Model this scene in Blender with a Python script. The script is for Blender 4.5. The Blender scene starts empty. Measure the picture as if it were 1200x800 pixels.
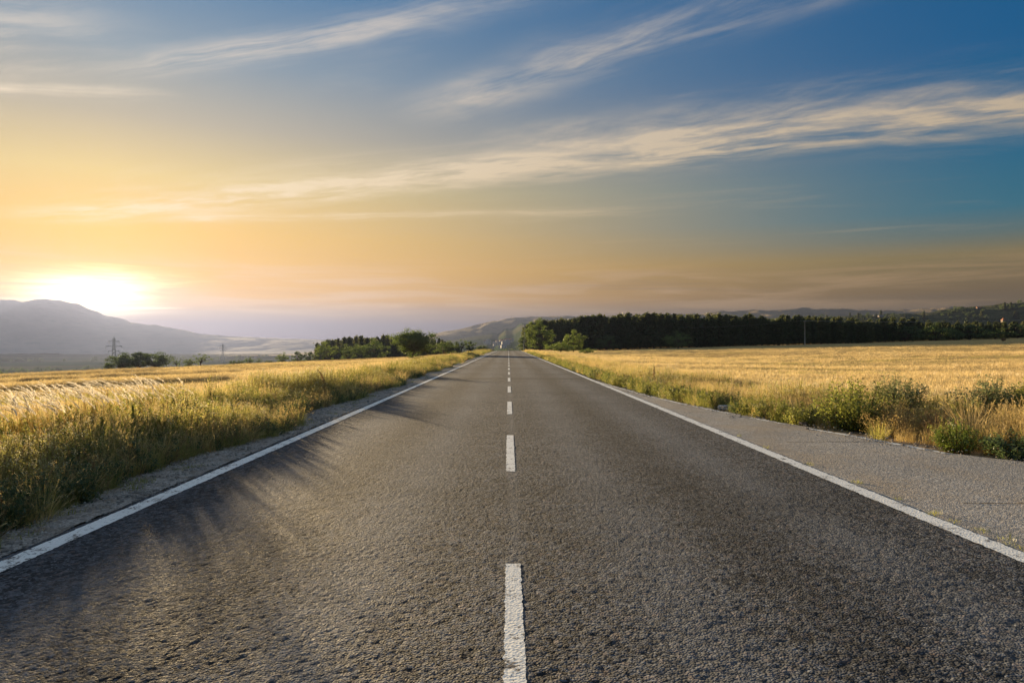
import bpy, math, random
import numpy as np
from mathutils import Vector, Matrix

random.seed(7)
rng = np.random.default_rng(11)
R = math.radians
scene = bpy.context.scene
COL = scene.collection

# ------------------------------------------------------------------ camera
CAM_H = 1.52
F = 800.0                      # focal length in photo pixels (1200 wide) = 24 mm on 36 mm
VPX, VPY = 596.0, 405.0        # where the straight road vanishes in the photograph
cam_d = bpy.data.cameras.new('camera')
cam_d.lens = 24.0
cam_d.sensor_width = 36.0
cam_d.clip_start = 0.05
cam_d.clip_end = 40000.0
cam = bpy.data.objects.new('camera', cam_d)
cam.location = (0.0, 0.0, CAM_H)
cam.rotation_euler = (R(90.36), 0.0, R(-0.29))
COL.objects.link(cam)
scene.camera = cam

# ------------------------------------------------------------------ view / render
vs = scene.view_settings
vs.view_transform = 'Standard'
vs.look = 'None'
vs.gamma = 1.0
vs.exposure = 2.32
vs.use_curve_mapping = False
EXPO = 2.0 ** vs.exposure
scene.render.engine = 'CYCLES'
cy = scene.cycles
cy.use_denoising = True
cy.max_bounces = 4
cy.diffuse_bounces = 2
cy.glossy_bounces = 2
cy.transmission_bounces = 3
cy.transparent_max_bounces = 6
cy.volume_bounces = 0
cy.sample_clamp_indirect = 4.0
cy.caustics_reflective = False
cy.caustics_refractive = False

# ------------------------------------------------------------------ node helper
class G:
    def __init__(self, nt):
        self.nt = nt
    def node(self, typ, **props):
        n = self.nt.nodes.new(typ)
        for k, v in props.items():
            setattr(n, k, v)
        return n
    def put(self, sock, v):
        if isinstance(v, bpy.types.NodeSocket):
            self.nt.links.new(v, sock)
        elif v is not None:
            if sock.type == 'RGBA' and len(v) == 3:
                v = (*v, 1.0)
            sock.default_value = v
    def m(self, op, a, b=None, c=None, clamp=False):
        n = self.node('ShaderNodeMath', operation=op, use_clamp=clamp)
        for i, v in enumerate((a, b, c)):
            if v is not None:
                self.put(n.inputs[i], v)
        return n.outputs[0]
    def add(self, a, b): return self.m('ADD', a, b)
    def sub(self, a, b): return self.m('SUBTRACT', a, b)
    def mul(self, a, b): return self.m('MULTIPLY', a, b)
    def div(self, a, b): return self.m('DIVIDE', a, b)
    def maxi(self, a, b): return self.m('MAXIMUM', a, b)
    def gauss(self, a, sig):
        q = self.div(a, sig)
        return self.m('EXPONENT', self.mul(self.mul(q, q), -1.0))
    def smooth(self, v, lo, hi, a=0.0, b=1.0):
        n = self.node('ShaderNodeMapRange', interpolation_type='SMOOTHSTEP')
        self.put(n.inputs['Value'], v)
        n.inputs['From Min'].default_value = lo
        n.inputs['From Max'].default_value = hi
        n.inputs['To Min'].default_value = a
        n.inputs['To Max'].default_value = b
        return n.outputs['Result']
    def mix(self, f, a, b, mode='MIX'):
        n = self.node('ShaderNodeMixRGB', blend_type=mode)
        self.put(n.inputs[0], f); self.put(n.inputs[1], a); self.put(n.inputs[2], b)
        return n.outputs[0]
    def comb(self, x, y, z):
        n = self.node('ShaderNodeCombineXYZ')
        for i, v in enumerate((x, y, z)):
            self.put(n.inputs[i], v)
        return n.outputs[0]
    def sep(self, v):
        n = self.node('ShaderNodeSeparateXYZ')
        self.put(n.inputs[0], v)
        return n.outputs
    def noise(self, vec, scale, detail=4.0, rough=0.55, dist=0.0):
        n = self.node('ShaderNodeTexNoise')
        if vec is not None: self.put(n.inputs['Vector'], vec)
        self.put(n.inputs['Scale'], scale)
        n.inputs['Detail'].default_value = detail
        n.inputs['Roughness'].default_value = rough
        n.inputs['Distortion'].default_value = dist
        return n.outputs[0]
    def voro(self, vec, scale, feature='F1', out='Distance', rand=1.0):
        n = self.node('ShaderNodeTexVoronoi', feature=feature)
        if vec is not None: self.put(n.inputs['Vector'], vec)
        n.inputs['Scale'].default_value = scale
        n.inputs['Randomness'].default_value = rand
        return n.outputs[out]
    def ramp(self, v, stops, interp='LINEAR'):
        n = self.node('ShaderNodeValToRGB')
        cr = n.color_ramp
        cr.interpolation = interp
        while len(cr.elements) < len(stops):
            cr.elements.new(0.5)
        for e, (p, c) in zip(cr.elements, stops):
            e.position = p
            e.color = (*c, 1.0) if len(c) == 3 else c
        self.put(n.inputs[0], v)
        return n.outputs[0]
    def scalev(self, vec, s):
        n = self.node('ShaderNodeVectorMath', operation='MULTIPLY')
        self.put(n.inputs[0], vec); n.inputs[1].default_value = s
        return n.outputs[0]
    def bump(self, h, strength, dist, normal=None):
        n = self.node('ShaderNodeBump')
        n.inputs['Strength'].default_value = strength
        n.inputs['Distance'].default_value = dist
        self.put(n.inputs['Height'], h)
        if normal is not None: self.put(n.inputs['Normal'], normal)
        return n.outputs[0]

# ------------------------------------------------------------------ sun
SUN_AZ = -31.0      # degrees from +Y, negative = to the left
SUN_EL = 5.1
sdir = Vector((math.sin(R(SUN_AZ)) * math.cos(R(SUN_EL)), math.cos(R(SUN_AZ)) * math.cos(R(SUN_EL)), math.sin(R(SUN_EL))))
sun_d = bpy.data.lights.new('sun', 'SUN')
sun_d.energy = 5.0
sun_d.angle = R(1.2)
sun_d.color = (1.0, 0.74, 0.42)
sun = bpy.data.objects.new('sun', sun_d)
sun.rotation_euler = (-sdir).to_track_quat('-Z', 'Y').to_euler()
sun.location = (-30, 60, 40)
COL.objects.link(sun)

# ------------------------------------------------------------------ world sky
world = bpy.data.worlds.new('World')
scene.world = world
world.use_nodes = True
world.cycles.sampling_method = 'MANUAL'
world.cycles.sample_map_resolution = 512
nt = world.node_tree
nt.nodes.clear()
g = G(nt)
tc = g.node('ShaderNodeTexCoord')
nrm = g.node('ShaderNodeVectorMath', operation='NORMALIZE')
g.put(nrm.inputs[0], tc.outputs['Generated'])
D = nrm.outputs[0]
dx, dy, dz = g.sep(D)
el = g.mul(g.m('ARCSINE', dz), 180.0 / math.pi)
hl = g.m('SQRT', g.add(g.mul(dx, dx), g.mul(dy, dy)))
sh = Vector((sdir.x, sdir.y)).normalized()
cosaz = g.div(g.add(g.mul(dx, sh.x), g.mul(dy, sh.y)), g.maxi(hl, 0.001))
daz = g.mul(g.m('ARCCOSINE', g.m('MINIMUM', g.maxi(cosaz, -0.9999), 0.9999)), 180.0 / math.pi)
near = g.smooth(daz, 72.0, -10.0)
P_el = lambda d: max(0.0, min(1.0, d / 45.0))
eln = g.div(el, 45.0)
far_c = g.ramp(eln, [(0.0, (.17, .120, .065)), (P_el(4.0), (.215, .14, .045)), (P_el(6.4), (.245, .195, .08)), (P_el(7.8), (.11, .18, .18)),
                     (P_el(9.5), (.02, .165, .25)), (P_el(14), (.0, .130, .26)), (P_el(20), (.0, .106, .270)), (P_el(27), (.0, .096, .260)), (1.0, (.25, .31, .38))])
near_c = g.ramp(eln, [(0.0, (.06, .10, .30)), (P_el(1.7), (.15, .17, .33)), (P_el(2.6), (.52, .32, .20)), (P_el(3.8), (1.15, .54, .0)), (P_el(8.5), (1.13, .62, .03)),
                      (P_el(12.5), (.92, .66, .21)), (P_el(16.5), (.55, .47, .33)), (P_el(21), (.27, .35, .41)), (P_el(27), (.07, .22, .41)), (1.0, (.29, .34, .40))])
base = g.mix(near, far_c, near_c)

# cirrus, laid on a flat layer above the ground
zc = g.maxi(dz, 0.05)
px_, py_ = g.div(dx, zc), g.div(dy, zc)
pl = g.comb(px_, py_, 0.0)
warp = g.noise(pl, 0.9, 3.0)
warp2 = g.noise(g.comb(g.add(px_, 7.3), g.add(py_, 3.1), 0.0), 2.6, 4.0)
fib = g.noise(g.comb(g.add(g.mul(px_, 1.6), g.mul(py_, 0.9)), g.sub(g.mul(py_, 2.4), g.mul(px_, 0.3)), 5.0), 1.5, 8.0, 0.60, 0.5)
fibk = g.smooth(fib, 0.30, 0.70, 0.50, 1.15)
def band(ax, ay, dirx, diry, sig, u0, u1, soft, curve=0.0, amp=0.35, su=0.5, sv=4.0, skew=0.0):
    L = math.hypot(dirx, diry); ux, uy = dirx / L, diry / L
    rx, ry = g.sub(px_, ax), g.sub(py_, ay)
    u = g.add(g.mul(rx, ux), g.mul(ry, uy))
    v = g.add(g.mul(rx, -uy), g.mul(ry, ux))
    v = g.add(v, g.mul(g.mul(u, u), curve))
    v = g.add(v, g.mul(g.sub(warp, 0.5), amp))
    v = g.add(v, g.mul(g.sub(warp2, 0.5), amp * 0.45))
    streak = g.noise(g.comb(g.add(g.mul(u, su), ax * 3.1), g.mul(g.add(v, g.mul(u, skew)), sv), 1.7), 2.0, 7.0, 0.60, 0.12)
    body = g.gauss(v, sig)
    ends = g.mul(g.smooth(u, u0, u0 + soft), g.smooth(u, u1, u1 - soft))
    return g.mul(g.mul(g.mul(body, ends), g.smooth(streak, 0.34, 0.66, 0.06, 1.0)), fibk)
b1 = band(0.0, 3.84, 1.0, -0.42, 0.30, -4.6, 3.4, 1.6, 0.0, 0.34, 0.6, 2.0)
b1b = band(0.55, 3.18, 1.0, -0.30, 0.26, -0.9, 2.6, 0.9, 0.0, 0.55, 1.1, 1.9, 0.5)
b2 = band(0.15, 2.46, 1.0, -0.94, 0.15, -0.95, 1.5, 0.7, 0.0, 0.18, 0.6, 2.6)
b3 = band(-0.6, 2.20, 1.0, -0.38, 0.09, -1.1, 1.0, 0.6, 0.0, 0.18, 0.5, 5.0)
b4 = band(-1.75, 2.68, 1.0, 0.22, 0.08, -0.8, 0.5, 0.4, 0.0, 0.30, 0.6, 4.0)
b5 = band(-1.7, 2.10, 1.0, -0.15, 0.34, -1.6, 0.7, 0.8, 0.0, 0.4, 0.6, 4.0)
b6 = band(-0.6, 5.2, 1.0, -0.1, 0.16, -3.0, 2.0, 1.2, 0.0, 0.4, 0.4, 4.0)
veil = g.smooth(g.noise(g.comb(g.add(g.mul(px_, 0.45), g.mul(py_, 0.2)), g.sub(g.mul(py_, 1.2), g.mul(px_, -0.4)), 3.0), 1.15, 7.0, 0.62, 0.6), 0.52, 0.80, 0.0, 0.45)
dens = g.mul(b1, 1.35)
for b_, k_ in ((b1b, 0.55), (b2, 0.72), (b3, 0.72), (b4, 0.85), (b5, 0.75), (b6, 0.7), (veil, 0.55)):
    dens = g.add(dens, g.mul(b_, k_))
dens = g.m('MINIMUM', dens, 0.84)
dens = g.mul(dens, g.smooth(el, 5.0, 9.0))
cl_far = g.ramp(eln, [(0.0, (.45, .33, .19)), (P_el(10), (.72, .52, .29)), (P_el(22), (.66, .55, .42)), (1.0, (.5, .52, .55))])
cl_near = g.ramp(eln, [(0.0, (1.0, .66, .33)), (P_el(9), (1.08, .84, .50)), (P_el(15), (1.0, .82, .58)), (P_el(24), (.78, .69, .60)), (1.0, (.55, .55, .56))])
sky_c = g.mix(dens, base, g.mix(near, cl_far, cl_near))

# low flat stratus streaks above the hills
azr = g.m('ARCTAN2', dx, dy)
lowv = g.comb(g.mul(azr, 3.0), g.mul(el, 0.75), 0.0)
low1 = g.noise(lowv, 1.3, 7.0, 0.6, 0.7)
low = g.mul(g.smooth(low1, 0.42, 0.66), g.mul(g.smooth(el, 1.8, 3.6), g.smooth(el, 7.5, 5.0)))
sky_c = g.mix(g.mul(low, 0.8), sky_c, g.mix(near, (.44, .28, .12), (1.10, .66, .30)))
low2 = g.noise(g.comb(g.mul(azr, 2.0), g.add(g.mul(el, 0.9), 4.0), 2.0), 1.1, 6.0, 0.6, 0.5)
lowd = g.mul(g.smooth(low2, 0.50, 0.75), g.mul(g.smooth(el, 1.0, 3.0), g.smooth(el, 8.0, 4.5)))
sky_c = g.mix(g.mul(lowd, 0.5), sky_c, g.mix(near, (.12, .09, .065), (.66, .36, .15)))

# glow round the sun, broken by the streaks
e_ = g.sub(el, 3.7)
rs = g.m('SQRT', g.add(g.mul(g.mul(daz, 0.33), g.mul(daz, 0.33)), g.mul(e_, e_)))
rs = g.add(rs, g.mul(g.sub(low1, 0.5), 4.2))
core = g.mul(g.gauss(g.maxi(rs, 0.0), 1.15), 3.4)
rr = g.m('SQRT', g.add(g.mul(g.mul(daz, 0.75), g.mul(daz, 0.75)), g.mul(e_, e_)))
halo = g.mul(g.gauss(rr, 5.0), 0.16)
sky_c = g.mix(1.0, sky_c, g.mix(1.0, (1.0, .90, .66), g.comb(core, core, core), 'MULTIPLY'), 'ADD')
sky_c = g.mix(1.0, sky_c, g.mix(1.0, (1.0, .66, .30), g.comb(halo, halo, halo), 'MULTIPLY'), 'ADD')
# the physical daylight sky underneath
nish = g.node('ShaderNodeTexSky', sky_type='NISHITA')
nish.sun_disc = False
nish.sun_elevation = R(SUN_EL)
nish.sun_rotation = R(SUN_AZ)
nish.dust_density = 2.0
nish.air_density = 1.2
bg1 = g.node('ShaderNodeBackground')
g.put(bg1.inputs['Color'], nish.outputs[0]); bg1.inputs['Strength'].default_value = 0.05
bg2 = g.node('ShaderNodeBackground')
g.put(bg2.inputs['Color'], sky_c); bg2.inputs['Strength'].default_value = 1.0 / EXPO
mx = g.node('ShaderNodeMixShader')
mx.inputs[0].default_value = 0.994
nt.links.new(bg1.outputs[0], mx.inputs[1]); nt.links.new(bg2.outputs[0], mx.inputs[2])
wo = g.node('ShaderNodeOutputWorld')
nt.links.new(mx.outputs[0], wo.inputs['Surface'])

# ------------------------------------------------------------------ numpy noise
def _h(ix, iy, s):
    n = (ix.astype(np.int64) * 374761393 + iy.astype(np.int64) * 668265263 + s * 982451653) & 0x7fffffff
    n = ((n ^ (n >> 13)) * 1274126177) & 0x7fffffff
    return ((n ^ (n >> 16)) & 0xffff) / 65535.0
def vnoise(x, y, s=0):
    x = np.asarray(x, float); y = np.asarray(y, float)
    ix, iy = np.floor(x), np.floor(y)
    fx, fy = x - ix, y - iy
    fx = fx * fx * (3 - 2 * fx); fy = fy * fy * (3 - 2 * fy)
    a = _h(ix, iy, s); b = _h(ix + 1, iy, s); c = _h(ix, iy + 1, s); d = _h(ix + 1, iy + 1, s)
    return (a * (1 - fx) + b * fx) * (1 - fy) + (c * (1 - fx) + d * fx) * fy - 0.5
def fbm(x, y, o=4, s=0, gain=0.5):
    t = 0; a = 1.0
    for k in range(o):
        t = t + a * vnoise(np.asarray(x) * 2 ** k, np.asarray(y) * 2 ** k, s + k * 17); a *= gain
    return t
def sstep(v, a, b):
    t = np.clip((np.asarray(v, float) - a) / (b - a), 0, 1)
    return t * t * (3 - 2 * t)

# ------------------------------------------------------------------ object helpers
def new_mesh(name, V, Fc, tint=None, smooth=False):
    me = bpy.data.meshes.new(name)
    V = np.asarray(V, dtype=np.float32).reshape(-1, 3)
    if isinstance(Fc, np.ndarray):
        k = Fc.shape[1]; n = Fc.shape[0]
        me.vertices.add(len(V)); me.vertices.foreach_set('co', V.ravel())
        me.loops.add(n * k); me.loops.foreach_set('vertex_index', Fc.astype(np.int32).ravel())
        me.polygons.add(n)
        me.polygons.foreach_set('loop_start', (np.arange(n) * k).astype(np.int32))
        me.polygons.foreach_set('loop_total', np.full(n, k, dtype=np.int32))
        me.update(calc_edges=True)
    else:
        me.from_pydata([tuple(v) for v in V], [], Fc)
        me.update()
    if tint is not None:
        a = me.attributes.new('tint', 'FLOAT', 'POINT')
        a.data.foreach_set('value', np.asarray(tint, dtype=np.float32))
    if smooth and len(me.polygons):
        me.polygons.foreach_set('use_smooth', np.ones(len(me.polygons), dtype=bool))
    return me
def obj(name, me, mat=None, parent=None, loc=(0, 0, 0), rz=0.0, scale=None):
    o = bpy.data.objects.new(name, me)
    COL.objects.link(o)
    o.location = loc; o.rotation_euler = (0, 0, rz)
    if scale is not None:
        o.scale = (scale, scale, scale) if not hasattr(scale, '__len__') else scale
    if mat is not None and not me.materials:
        me.materials.append(mat)
    if parent is not None: o.parent = parent
    return o
def empty(name, loc, rz=0.0, scale=None):
    o = bpy.data.objects.new(name, None)
    o.empty_display_size = 0.2
    COL.objects.link(o)
    o.location = loc; o.rotation_euler = (0, 0, rz)
    if scale is not None:
        o.scale = (scale, scale, scale) if not hasattr(scale, '__len__') else scale
    return o
def tag(o, label=None, cat=None, group=None, kind=None):
    if label: o['label'] = label
    if cat: o['category'] = cat
    if group: o['group'] = group
    if kind: o['kind'] = kind
    return o
class MB:
    """collects shapes into one mesh"""
    def __init__(self): self.v = []; self.f = []; self.t = []
    def put(self, vs_, fs_, t=0.5):
        o = len(self.v)
        self.v += [tuple(p) for p in vs_]; self.f += [[i + o for i in f_] for f_ in fs_]; self.t += [t] * len(vs_)
    def tube(self, pts, rad, sides=6, t=0.5, cap=True):
        pts = [Vector(p) for p in pts]
        vs_ = []; fs_ = []
        for i, p in enumerate(pts):
            d = (pts[min(i + 1, len(pts) - 1)] - pts[max(i - 1, 0)]).normalized()
            a = d.orthogonal().normalized() if abs(d.z) > 0.95 or True else d
            ref = Vector((1, 0, 0)) if abs(d.x) < 0.8 else Vector((0, 1, 0))
            a = d.cross(ref).normalized(); b = d.cross(a).normalized()
            for k in range(sides):
                an = 2 * math.pi * k / sides
                vs_.append(p + (a * math.cos(an) + b * math.sin(an)) * rad[i])
        for i in range(len(pts) - 1):
            for k in range(sides):
                k2 = (k + 1) % sides
                fs_.append((i * sides + k, i * sides + k2, (i + 1) * sides + k2, (i + 1) * sides + k))
        if cap:
            fs_.append(tuple(range(sides))); fs_.append(tuple(reversed(range((len(pts) - 1) * sides, len(pts) * sides))))
        self.put(vs_, fs_, t)
    def box(self, c, s, rz=0.0, t=0.5):
        vs_ = []
        for z in (-1, 1):
            for x, y in ((-1, -1), (1, -1), (1, 1), (-1, 1)):
                X, Y = x * s[0] / 2, y * s[1] / 2
                vs_.append((c[0] + X * math.cos(rz) - Y * math.sin(rz), c[1] + X * math.sin(rz) + Y * math.cos(rz), c[2] + z * s[2] / 2))
        self.put(vs_, [(0, 3, 2, 1), (4, 5, 6, 7), (0, 1, 5, 4), (1, 2, 6, 5), (2, 3, 7, 6), (3, 0, 4, 7)], t)
    def bar(self, a, b, w, t=0.5):
        self.tube([a, b], [w, w], 4, t)
    def mesh(self, name, smooth=False):
        return new_mesh(name, self.v, self.f, self.t, smooth)

# ------------------------------------------------------------------ ground shape
def road_z(y):
    y = np.asarray(y, float)
    d = np.clip(y - 187.0, 0, None)
    z = -np.where(d < 200, d * d / 8000.0, 5.0 + (d - 200) * 0.05)
    return np.maximum(z, -22.0)
def ground_z(x, y):
    x = np.asarray(x, float); y = np.asarray(y, float)
    rz_ = road_z(y)
    # left: field falls away from the road, brow at 130 m, valley beyond
    lx = np.clip(-x - 4.6, 0, None)
    left = -0.043 * np.minimum(lx, 150) - 0.02 * np.clip(lx - 150, 0, 700)
    by = np.clip(y - 130, 0, None)
    drop = np.where(by < 150, by * by / 3000.0, 7.5 + (by - 150) * 0.10)
    left = left - np.minimum(drop, 30) * sstep(lx, 3, 40)
    left = np.maximum(left, -31.0)
    # right: field rises gently
    rx = np.clip(x - 22, 0, None)
    right = 0.025 * rx * rx / (rx + 12)
    right = np.minimum(right, 14 + rx * 0.0)
    w = sstep(np.abs(x), 9, 55)
    z = np.where(x < 0, rz_ * (1 - w) + left, rz_ * (1 - w) + right)
    # verge: slight bank
    z = z + 0.10 * sstep(-x, 4.6, 6.5) * sstep(-x, 12, 8) + 0.10 * sstep(x, 6.5, 8.5) * sstep(x, 14, 10)
    # valley side with the small town, far ahead
    hill = np.interp(y, [0, 850, 1800, 2600, 9000], [0, 0, 40, 90, 90])
    z = z + hill * np.exp(-((x - 10) / 330.0) ** 2)
    z = z - 0.06 * sstep(np.abs(x), 8.0, 6.0)
    z = z + 0.35 * fbm(x / 23.0, y / 23.0, 3, 5) * sstep(np.abs(x), 9, 30)
    z = z + 3.0 * fbm(x / 300.0, y / 300.0, 3, 9) * sstep(y, 350, 900)
    return z
def P(px, Y, dx_=0.0):
    return (px - VPX) / F * Y + dx_
def Zof(py, Y):
    return CAM_H + (VPY - py) / F * Y
def gz(x, y):
    return float(ground_z(np.array([x]), np.array([y]))[0])
def grid_mesh(name, xs, ys, zf, zoff=0.0, tint=None):
    X, Y = np.meshgrid(xs, ys)
    Z = zf(X, Y) + zoff
    V = np.stack([X, Y, Z], -1).reshape(-1, 3)
    nx, ny = len(xs), len(ys)
    i = np.arange(nx - 1); j = np.arange(ny - 1)
    I, J = np.meshgrid(i, j)
    a = (J * nx + I).ravel()
    return new_mesh(name, V, np.stack([a, a + 1, a + 1 + nx, a + nx], -1), smooth=True)
def spaced(lo, hi, step, growth, start=0.0):
    out = [start]; s = step
    while out[-1] < hi:
        out.append(out[-1] + s); s *= growth
    neg = [start]; s = step
    while neg[-1] > lo:
        neg.append(neg[-1] - s); s *= growth
    return np.array(sorted(set([max(lo, v) for v in neg] + [min(hi, v) for v in out])))

# ------------------------------------------------------------------ materials
def mat(name):
    m_ = bpy.data.materials.new(name)
    m_.use_nodes = True
    n = m_.node_tree; n.nodes.clear()
    gg = G(n)
    out = gg.node('ShaderNodeOutputMaterial')
    return m_, gg, out
def principled(gg, out, color, rough=0.8, normal=None, spec=0.3):
    p = gg.node('ShaderNodeBsdfPrincipled')
    gg.put(p.inputs['Base Color'], color); gg.put(p.inputs['Roughness'], rough)
    p.inputs['Specular IOR Level'].default_value = spec
    if normal is not None: gg.put(p.inputs['Normal'], normal)
    gg.nt.links.new(p.outputs[0], out.inputs['Surface'])
    return p
def simple(name, color, rough=0.8, var=0.15, scale=6.0, bump=0.0, spec=0.3):
    m_, gg, out = mat(name)
    tcn = gg.node('ShaderNodeTexCoord')
    n = gg.noise(tcn.outputs['Object'], scale, 5.0)
    c = gg.mix(gg.smooth(n, 0.3, 0.7), tuple(v * (1 - var) for v in color), tuple(min(1, v * (1 + var)) for v in color))
    nb = gg.bump(n, 0.6, bump) if bump else None
    principled(gg, out, c, rough, nb, spec)
    return m_
def pos(gg):
    return gg.node('ShaderNodeNewGeometry').outputs['Position']

def asphalt(name, dark, light, worn=0.0, relief=1.0, layby=False):
    m_, gg, out = mat(name)
    p = pos(gg)
    x, y, z = gg.sep(p)
    v1 = gg.node('ShaderNodeTexVoronoi'); v1.inputs['Scale'].default_value = 80.0
    gg.put(v1.inputs['Vector'], p)
    cellr = gg.sep(v1.outputs['Color'])[0]
    v2 = gg.node('ShaderNodeTexVoronoi'); v2.inputs['Scale'].default_value = 30.0
    gg.put(v2.inputs['Vector'], p)
    cell2 = gg.sep(v2.outputs['Color'])[1]
    clump = gg.noise(p, 9.0, 5.0, 0.62)
    big = gg.noise(p, 0.55, 4.0, 0.6)
    t = gg.add(gg.mul(cellr, 0.55), gg.mul(cell2, 0.45))
    t = gg.add(t, gg.mul(gg.sub(clump, 0.5), 0.5))
    col = gg.mix(gg.smooth(t, 0.22, 0.78), dark, light)
    pitn = gg.noise(p, 17.0, 3.0, 0.55, 0.4)
    pit = gg.smooth(pitn, 0.53, 0.63) if layby else gg.node('ShaderNodeAttribute', attribute_name='tint').outputs['Fac']
    col = gg.mix(gg.mul(pit, 0.25 if layby else 0.66), col, tuple(v * 0.6 for v in dark))
    # occasional pale and rusty chips
    chip = gg.smooth(cellr, 0.93, 0.97)
    col = gg.mix(gg.mul(chip, 0.55), col, tuple(min(1, v * 1.9) for v in light))
    rust = gg.smooth(cell2, 0.86, 0.92)
    col = gg.mix(gg.mul(rust, 0.25), col, (.20, .115, .07))
    if not layby:
        # polished wheel tracks, darker lane seams, patched strips across the road
        ax = gg.m('ABSOLUTE', x)
        wob = gg.mul(gg.sub(gg.noise(gg.scalev(p, (0.3, 0.08, 1)), 1.0, 3.0), 0.5), 0.5)
        axw = gg.add(ax, wob)
        track = gg.add(gg.gauss(gg.sub(axw, 0.95), 0.33), gg.gauss(gg.sub(axw, 2.55), 0.33))
        col = gg.mix(gg.mul(track, 0.26), col, tuple(v * 1.5 for v in light))
        oil = gg.gauss(gg.sub(axw, 1.75), 0.28)
        col = gg.mix(gg.mul(oil, 0.34), col, tuple(v * 0.6 for v in dark))
        seam = gg.gauss(gg.sub(x, gg.add(0.05, gg.mul(wob, 0.1))), 0.055)
        col = gg.mix(gg.mul(seam, 0.32), col, tuple(v * 1.25 for v in light))
        across = gg.noise(gg.scalev(p, (0.05, 0.22, 1)), 1.0, 4.0, 0.65)
        col = gg.mix(gg.smooth(across, 0.52, 0.70, 0.0, 0.45), col, tuple(v * 0.7 for v in dark))
        col = gg.mix(gg.smooth(across, 0.45, 0.25, 0.0, 0.3), col, tuple(v * 1.35 for v in light))
        for yy, w, k in ((30.6, 0.8, 0.75), (57.0, 1.6, 0.5), (45.0, 0.9, 0.4)):
            yw = gg.add(y, gg.mul(gg.sub(gg.noise(p, 0.8, 3.0), 0.5), 0.5))
            col = gg.mix(gg.mul(gg.gauss(gg.sub(yw, yy), w), k), col, (.03, .03, .032))
    else:
        dust = gg.smooth(gg.noise(gg.scalev(p, (1, 0.5, 1)), 0.9, 5.0, 0.6), 0.42, 0.72)
        col = gg.mix(gg.mul(dust, 0.5), col, (.36, .27, .17))
    col = gg.mix(gg.smooth(big, 0.3, 0.7, 0.0, 0.22), col, tuple(v * 0.62 for v in dark))
    # relief: chips standing in a binder, dying out with distance as they shrink below a pixel
    chips = gg.sub(1.0, gg.m('MINIMUM', gg.mul(v1.outputs['Distance'], 1.3), 1.0))
    chips2 = gg.sub(1.0, gg.m('MINIMUM', gg.mul(v2.outputs['Distance'], 1.3), 1.0))
    h = gg.add(gg.mul(chips, 0.55), gg.add(gg.mul(chips2, 0.6), gg.add(gg.mul(clump, 0.4), gg.mul(pit, -0.55 if layby else 0.0))))
    nb = gg.bump(h, 0.95, 0.014 * relief)
    principled(gg, out, col, gg.smooth(cellr, 0.0, 1.0, 0.75, 1.0), nb, 0.14)
    return m_

def paint(name, wear_lo, wear_hi):
    m_, gg, out = mat(name)
    p = pos(gg)
    v1 = gg.voro(p, 60.0)
    n = gg.noise(p, 5.0, 6.0, 0.65)
    n2 = gg.noise(p, 42.0, 4.0, 0.6)
    w = gg.smooth(gg.add(gg.mul(n, 0.6), gg.mul(n2, 0.4)), wear_lo, wear_hi)
    c = gg.mix(gg.smooth(n2, 0.3, 0.7), (.76, .76, .74), (.90, .90, .87))
    c = gg.mix(gg.smooth(gg.noise(p, 1.3, 4.0), 0.5, 0.75, 0, 0.25), c, (.50, .48, .45))
    w = gg.maxi(w, gg.smooth(gg.noise(p, 30.0, 4.0, 0.7), 0.60, 0.66))
    c = gg.mix(w, c, (.10, .09, .085))
    nb = gg.bump(gg.add(v1, gg.mul(n2, 0.7)), 0.4, 0.004)
    principled(gg, out, c, 0.65, nb, 0.35)
    return m_

def foliage(name, cols, trans=0.45, tintamt=0.35, gloss=0.04, shape=None):
    """leaf material: colour varies from plant to plant (object random) and leaf to leaf (tint)"""
    m_, gg, out = mat(name)
    oi = gg.node('ShaderNodeObjectInfo')
    at = gg.node('ShaderNodeAttribute', attribute_name='tint')
    r = oi.outputs['Random']
    stops = [(i / max(1, len(cols) - 1), c) for i, c in enumerate(cols)]
    k = gg.m('FRACT', gg.add(gg.mul(r, 1.0), 0.0))
    k = gg.add(gg.mul(k, 1.0 - tintamt), gg.mul(at.outputs['Fac'], tintamt))
    c = gg.ramp(k, stops)
    d = gg.node('ShaderNodeBsdfDiffuse'); gg.put(d.inputs['Color'], c)
    t = gg.node('ShaderNodeBsdfTranslucent'); gg.put(t.inputs['Color'], gg.mix(0.35, c, tuple(min(1, v * 1.5) for v in cols[-1])))
    ms = gg.node('ShaderNodeMixShader'); ms.inputs[0].default_value = trans
    gg.nt.links.new(d.outputs[0], ms.inputs[1]); gg.nt.links.new(t.outputs[0], ms.inputs[2])
    gl = gg.node('ShaderNodeBsdfGlossy'); gl.inputs['Roughness'].default_value = 0.45
    m2 = gg.node('ShaderNodeMixShader'); m2.inputs[0].default_value = gloss
    gg.nt.links.new(ms.outputs[0], m2.inputs[1]); gg.nt.links.new(gl.outputs[0], m2.inputs[2])
    gg.nt.links.new(m2.outputs[0], out.inputs['Surface'])
    return m_

M = {}
M['road'] = asphalt('asphalt', (.016, .0185, .0225), (.134, .147, .172), relief=1.0)
M['layby'] = asphalt('old_asphalt', (.23, .22, .21), (.42, .405, .385), relief=0.35, layby=True)
M['paint'] = paint('road_paint', 0.535, 0.61)
M['paint_worn'] = paint('worn_road_paint', 0.47, 0.58)

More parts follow.
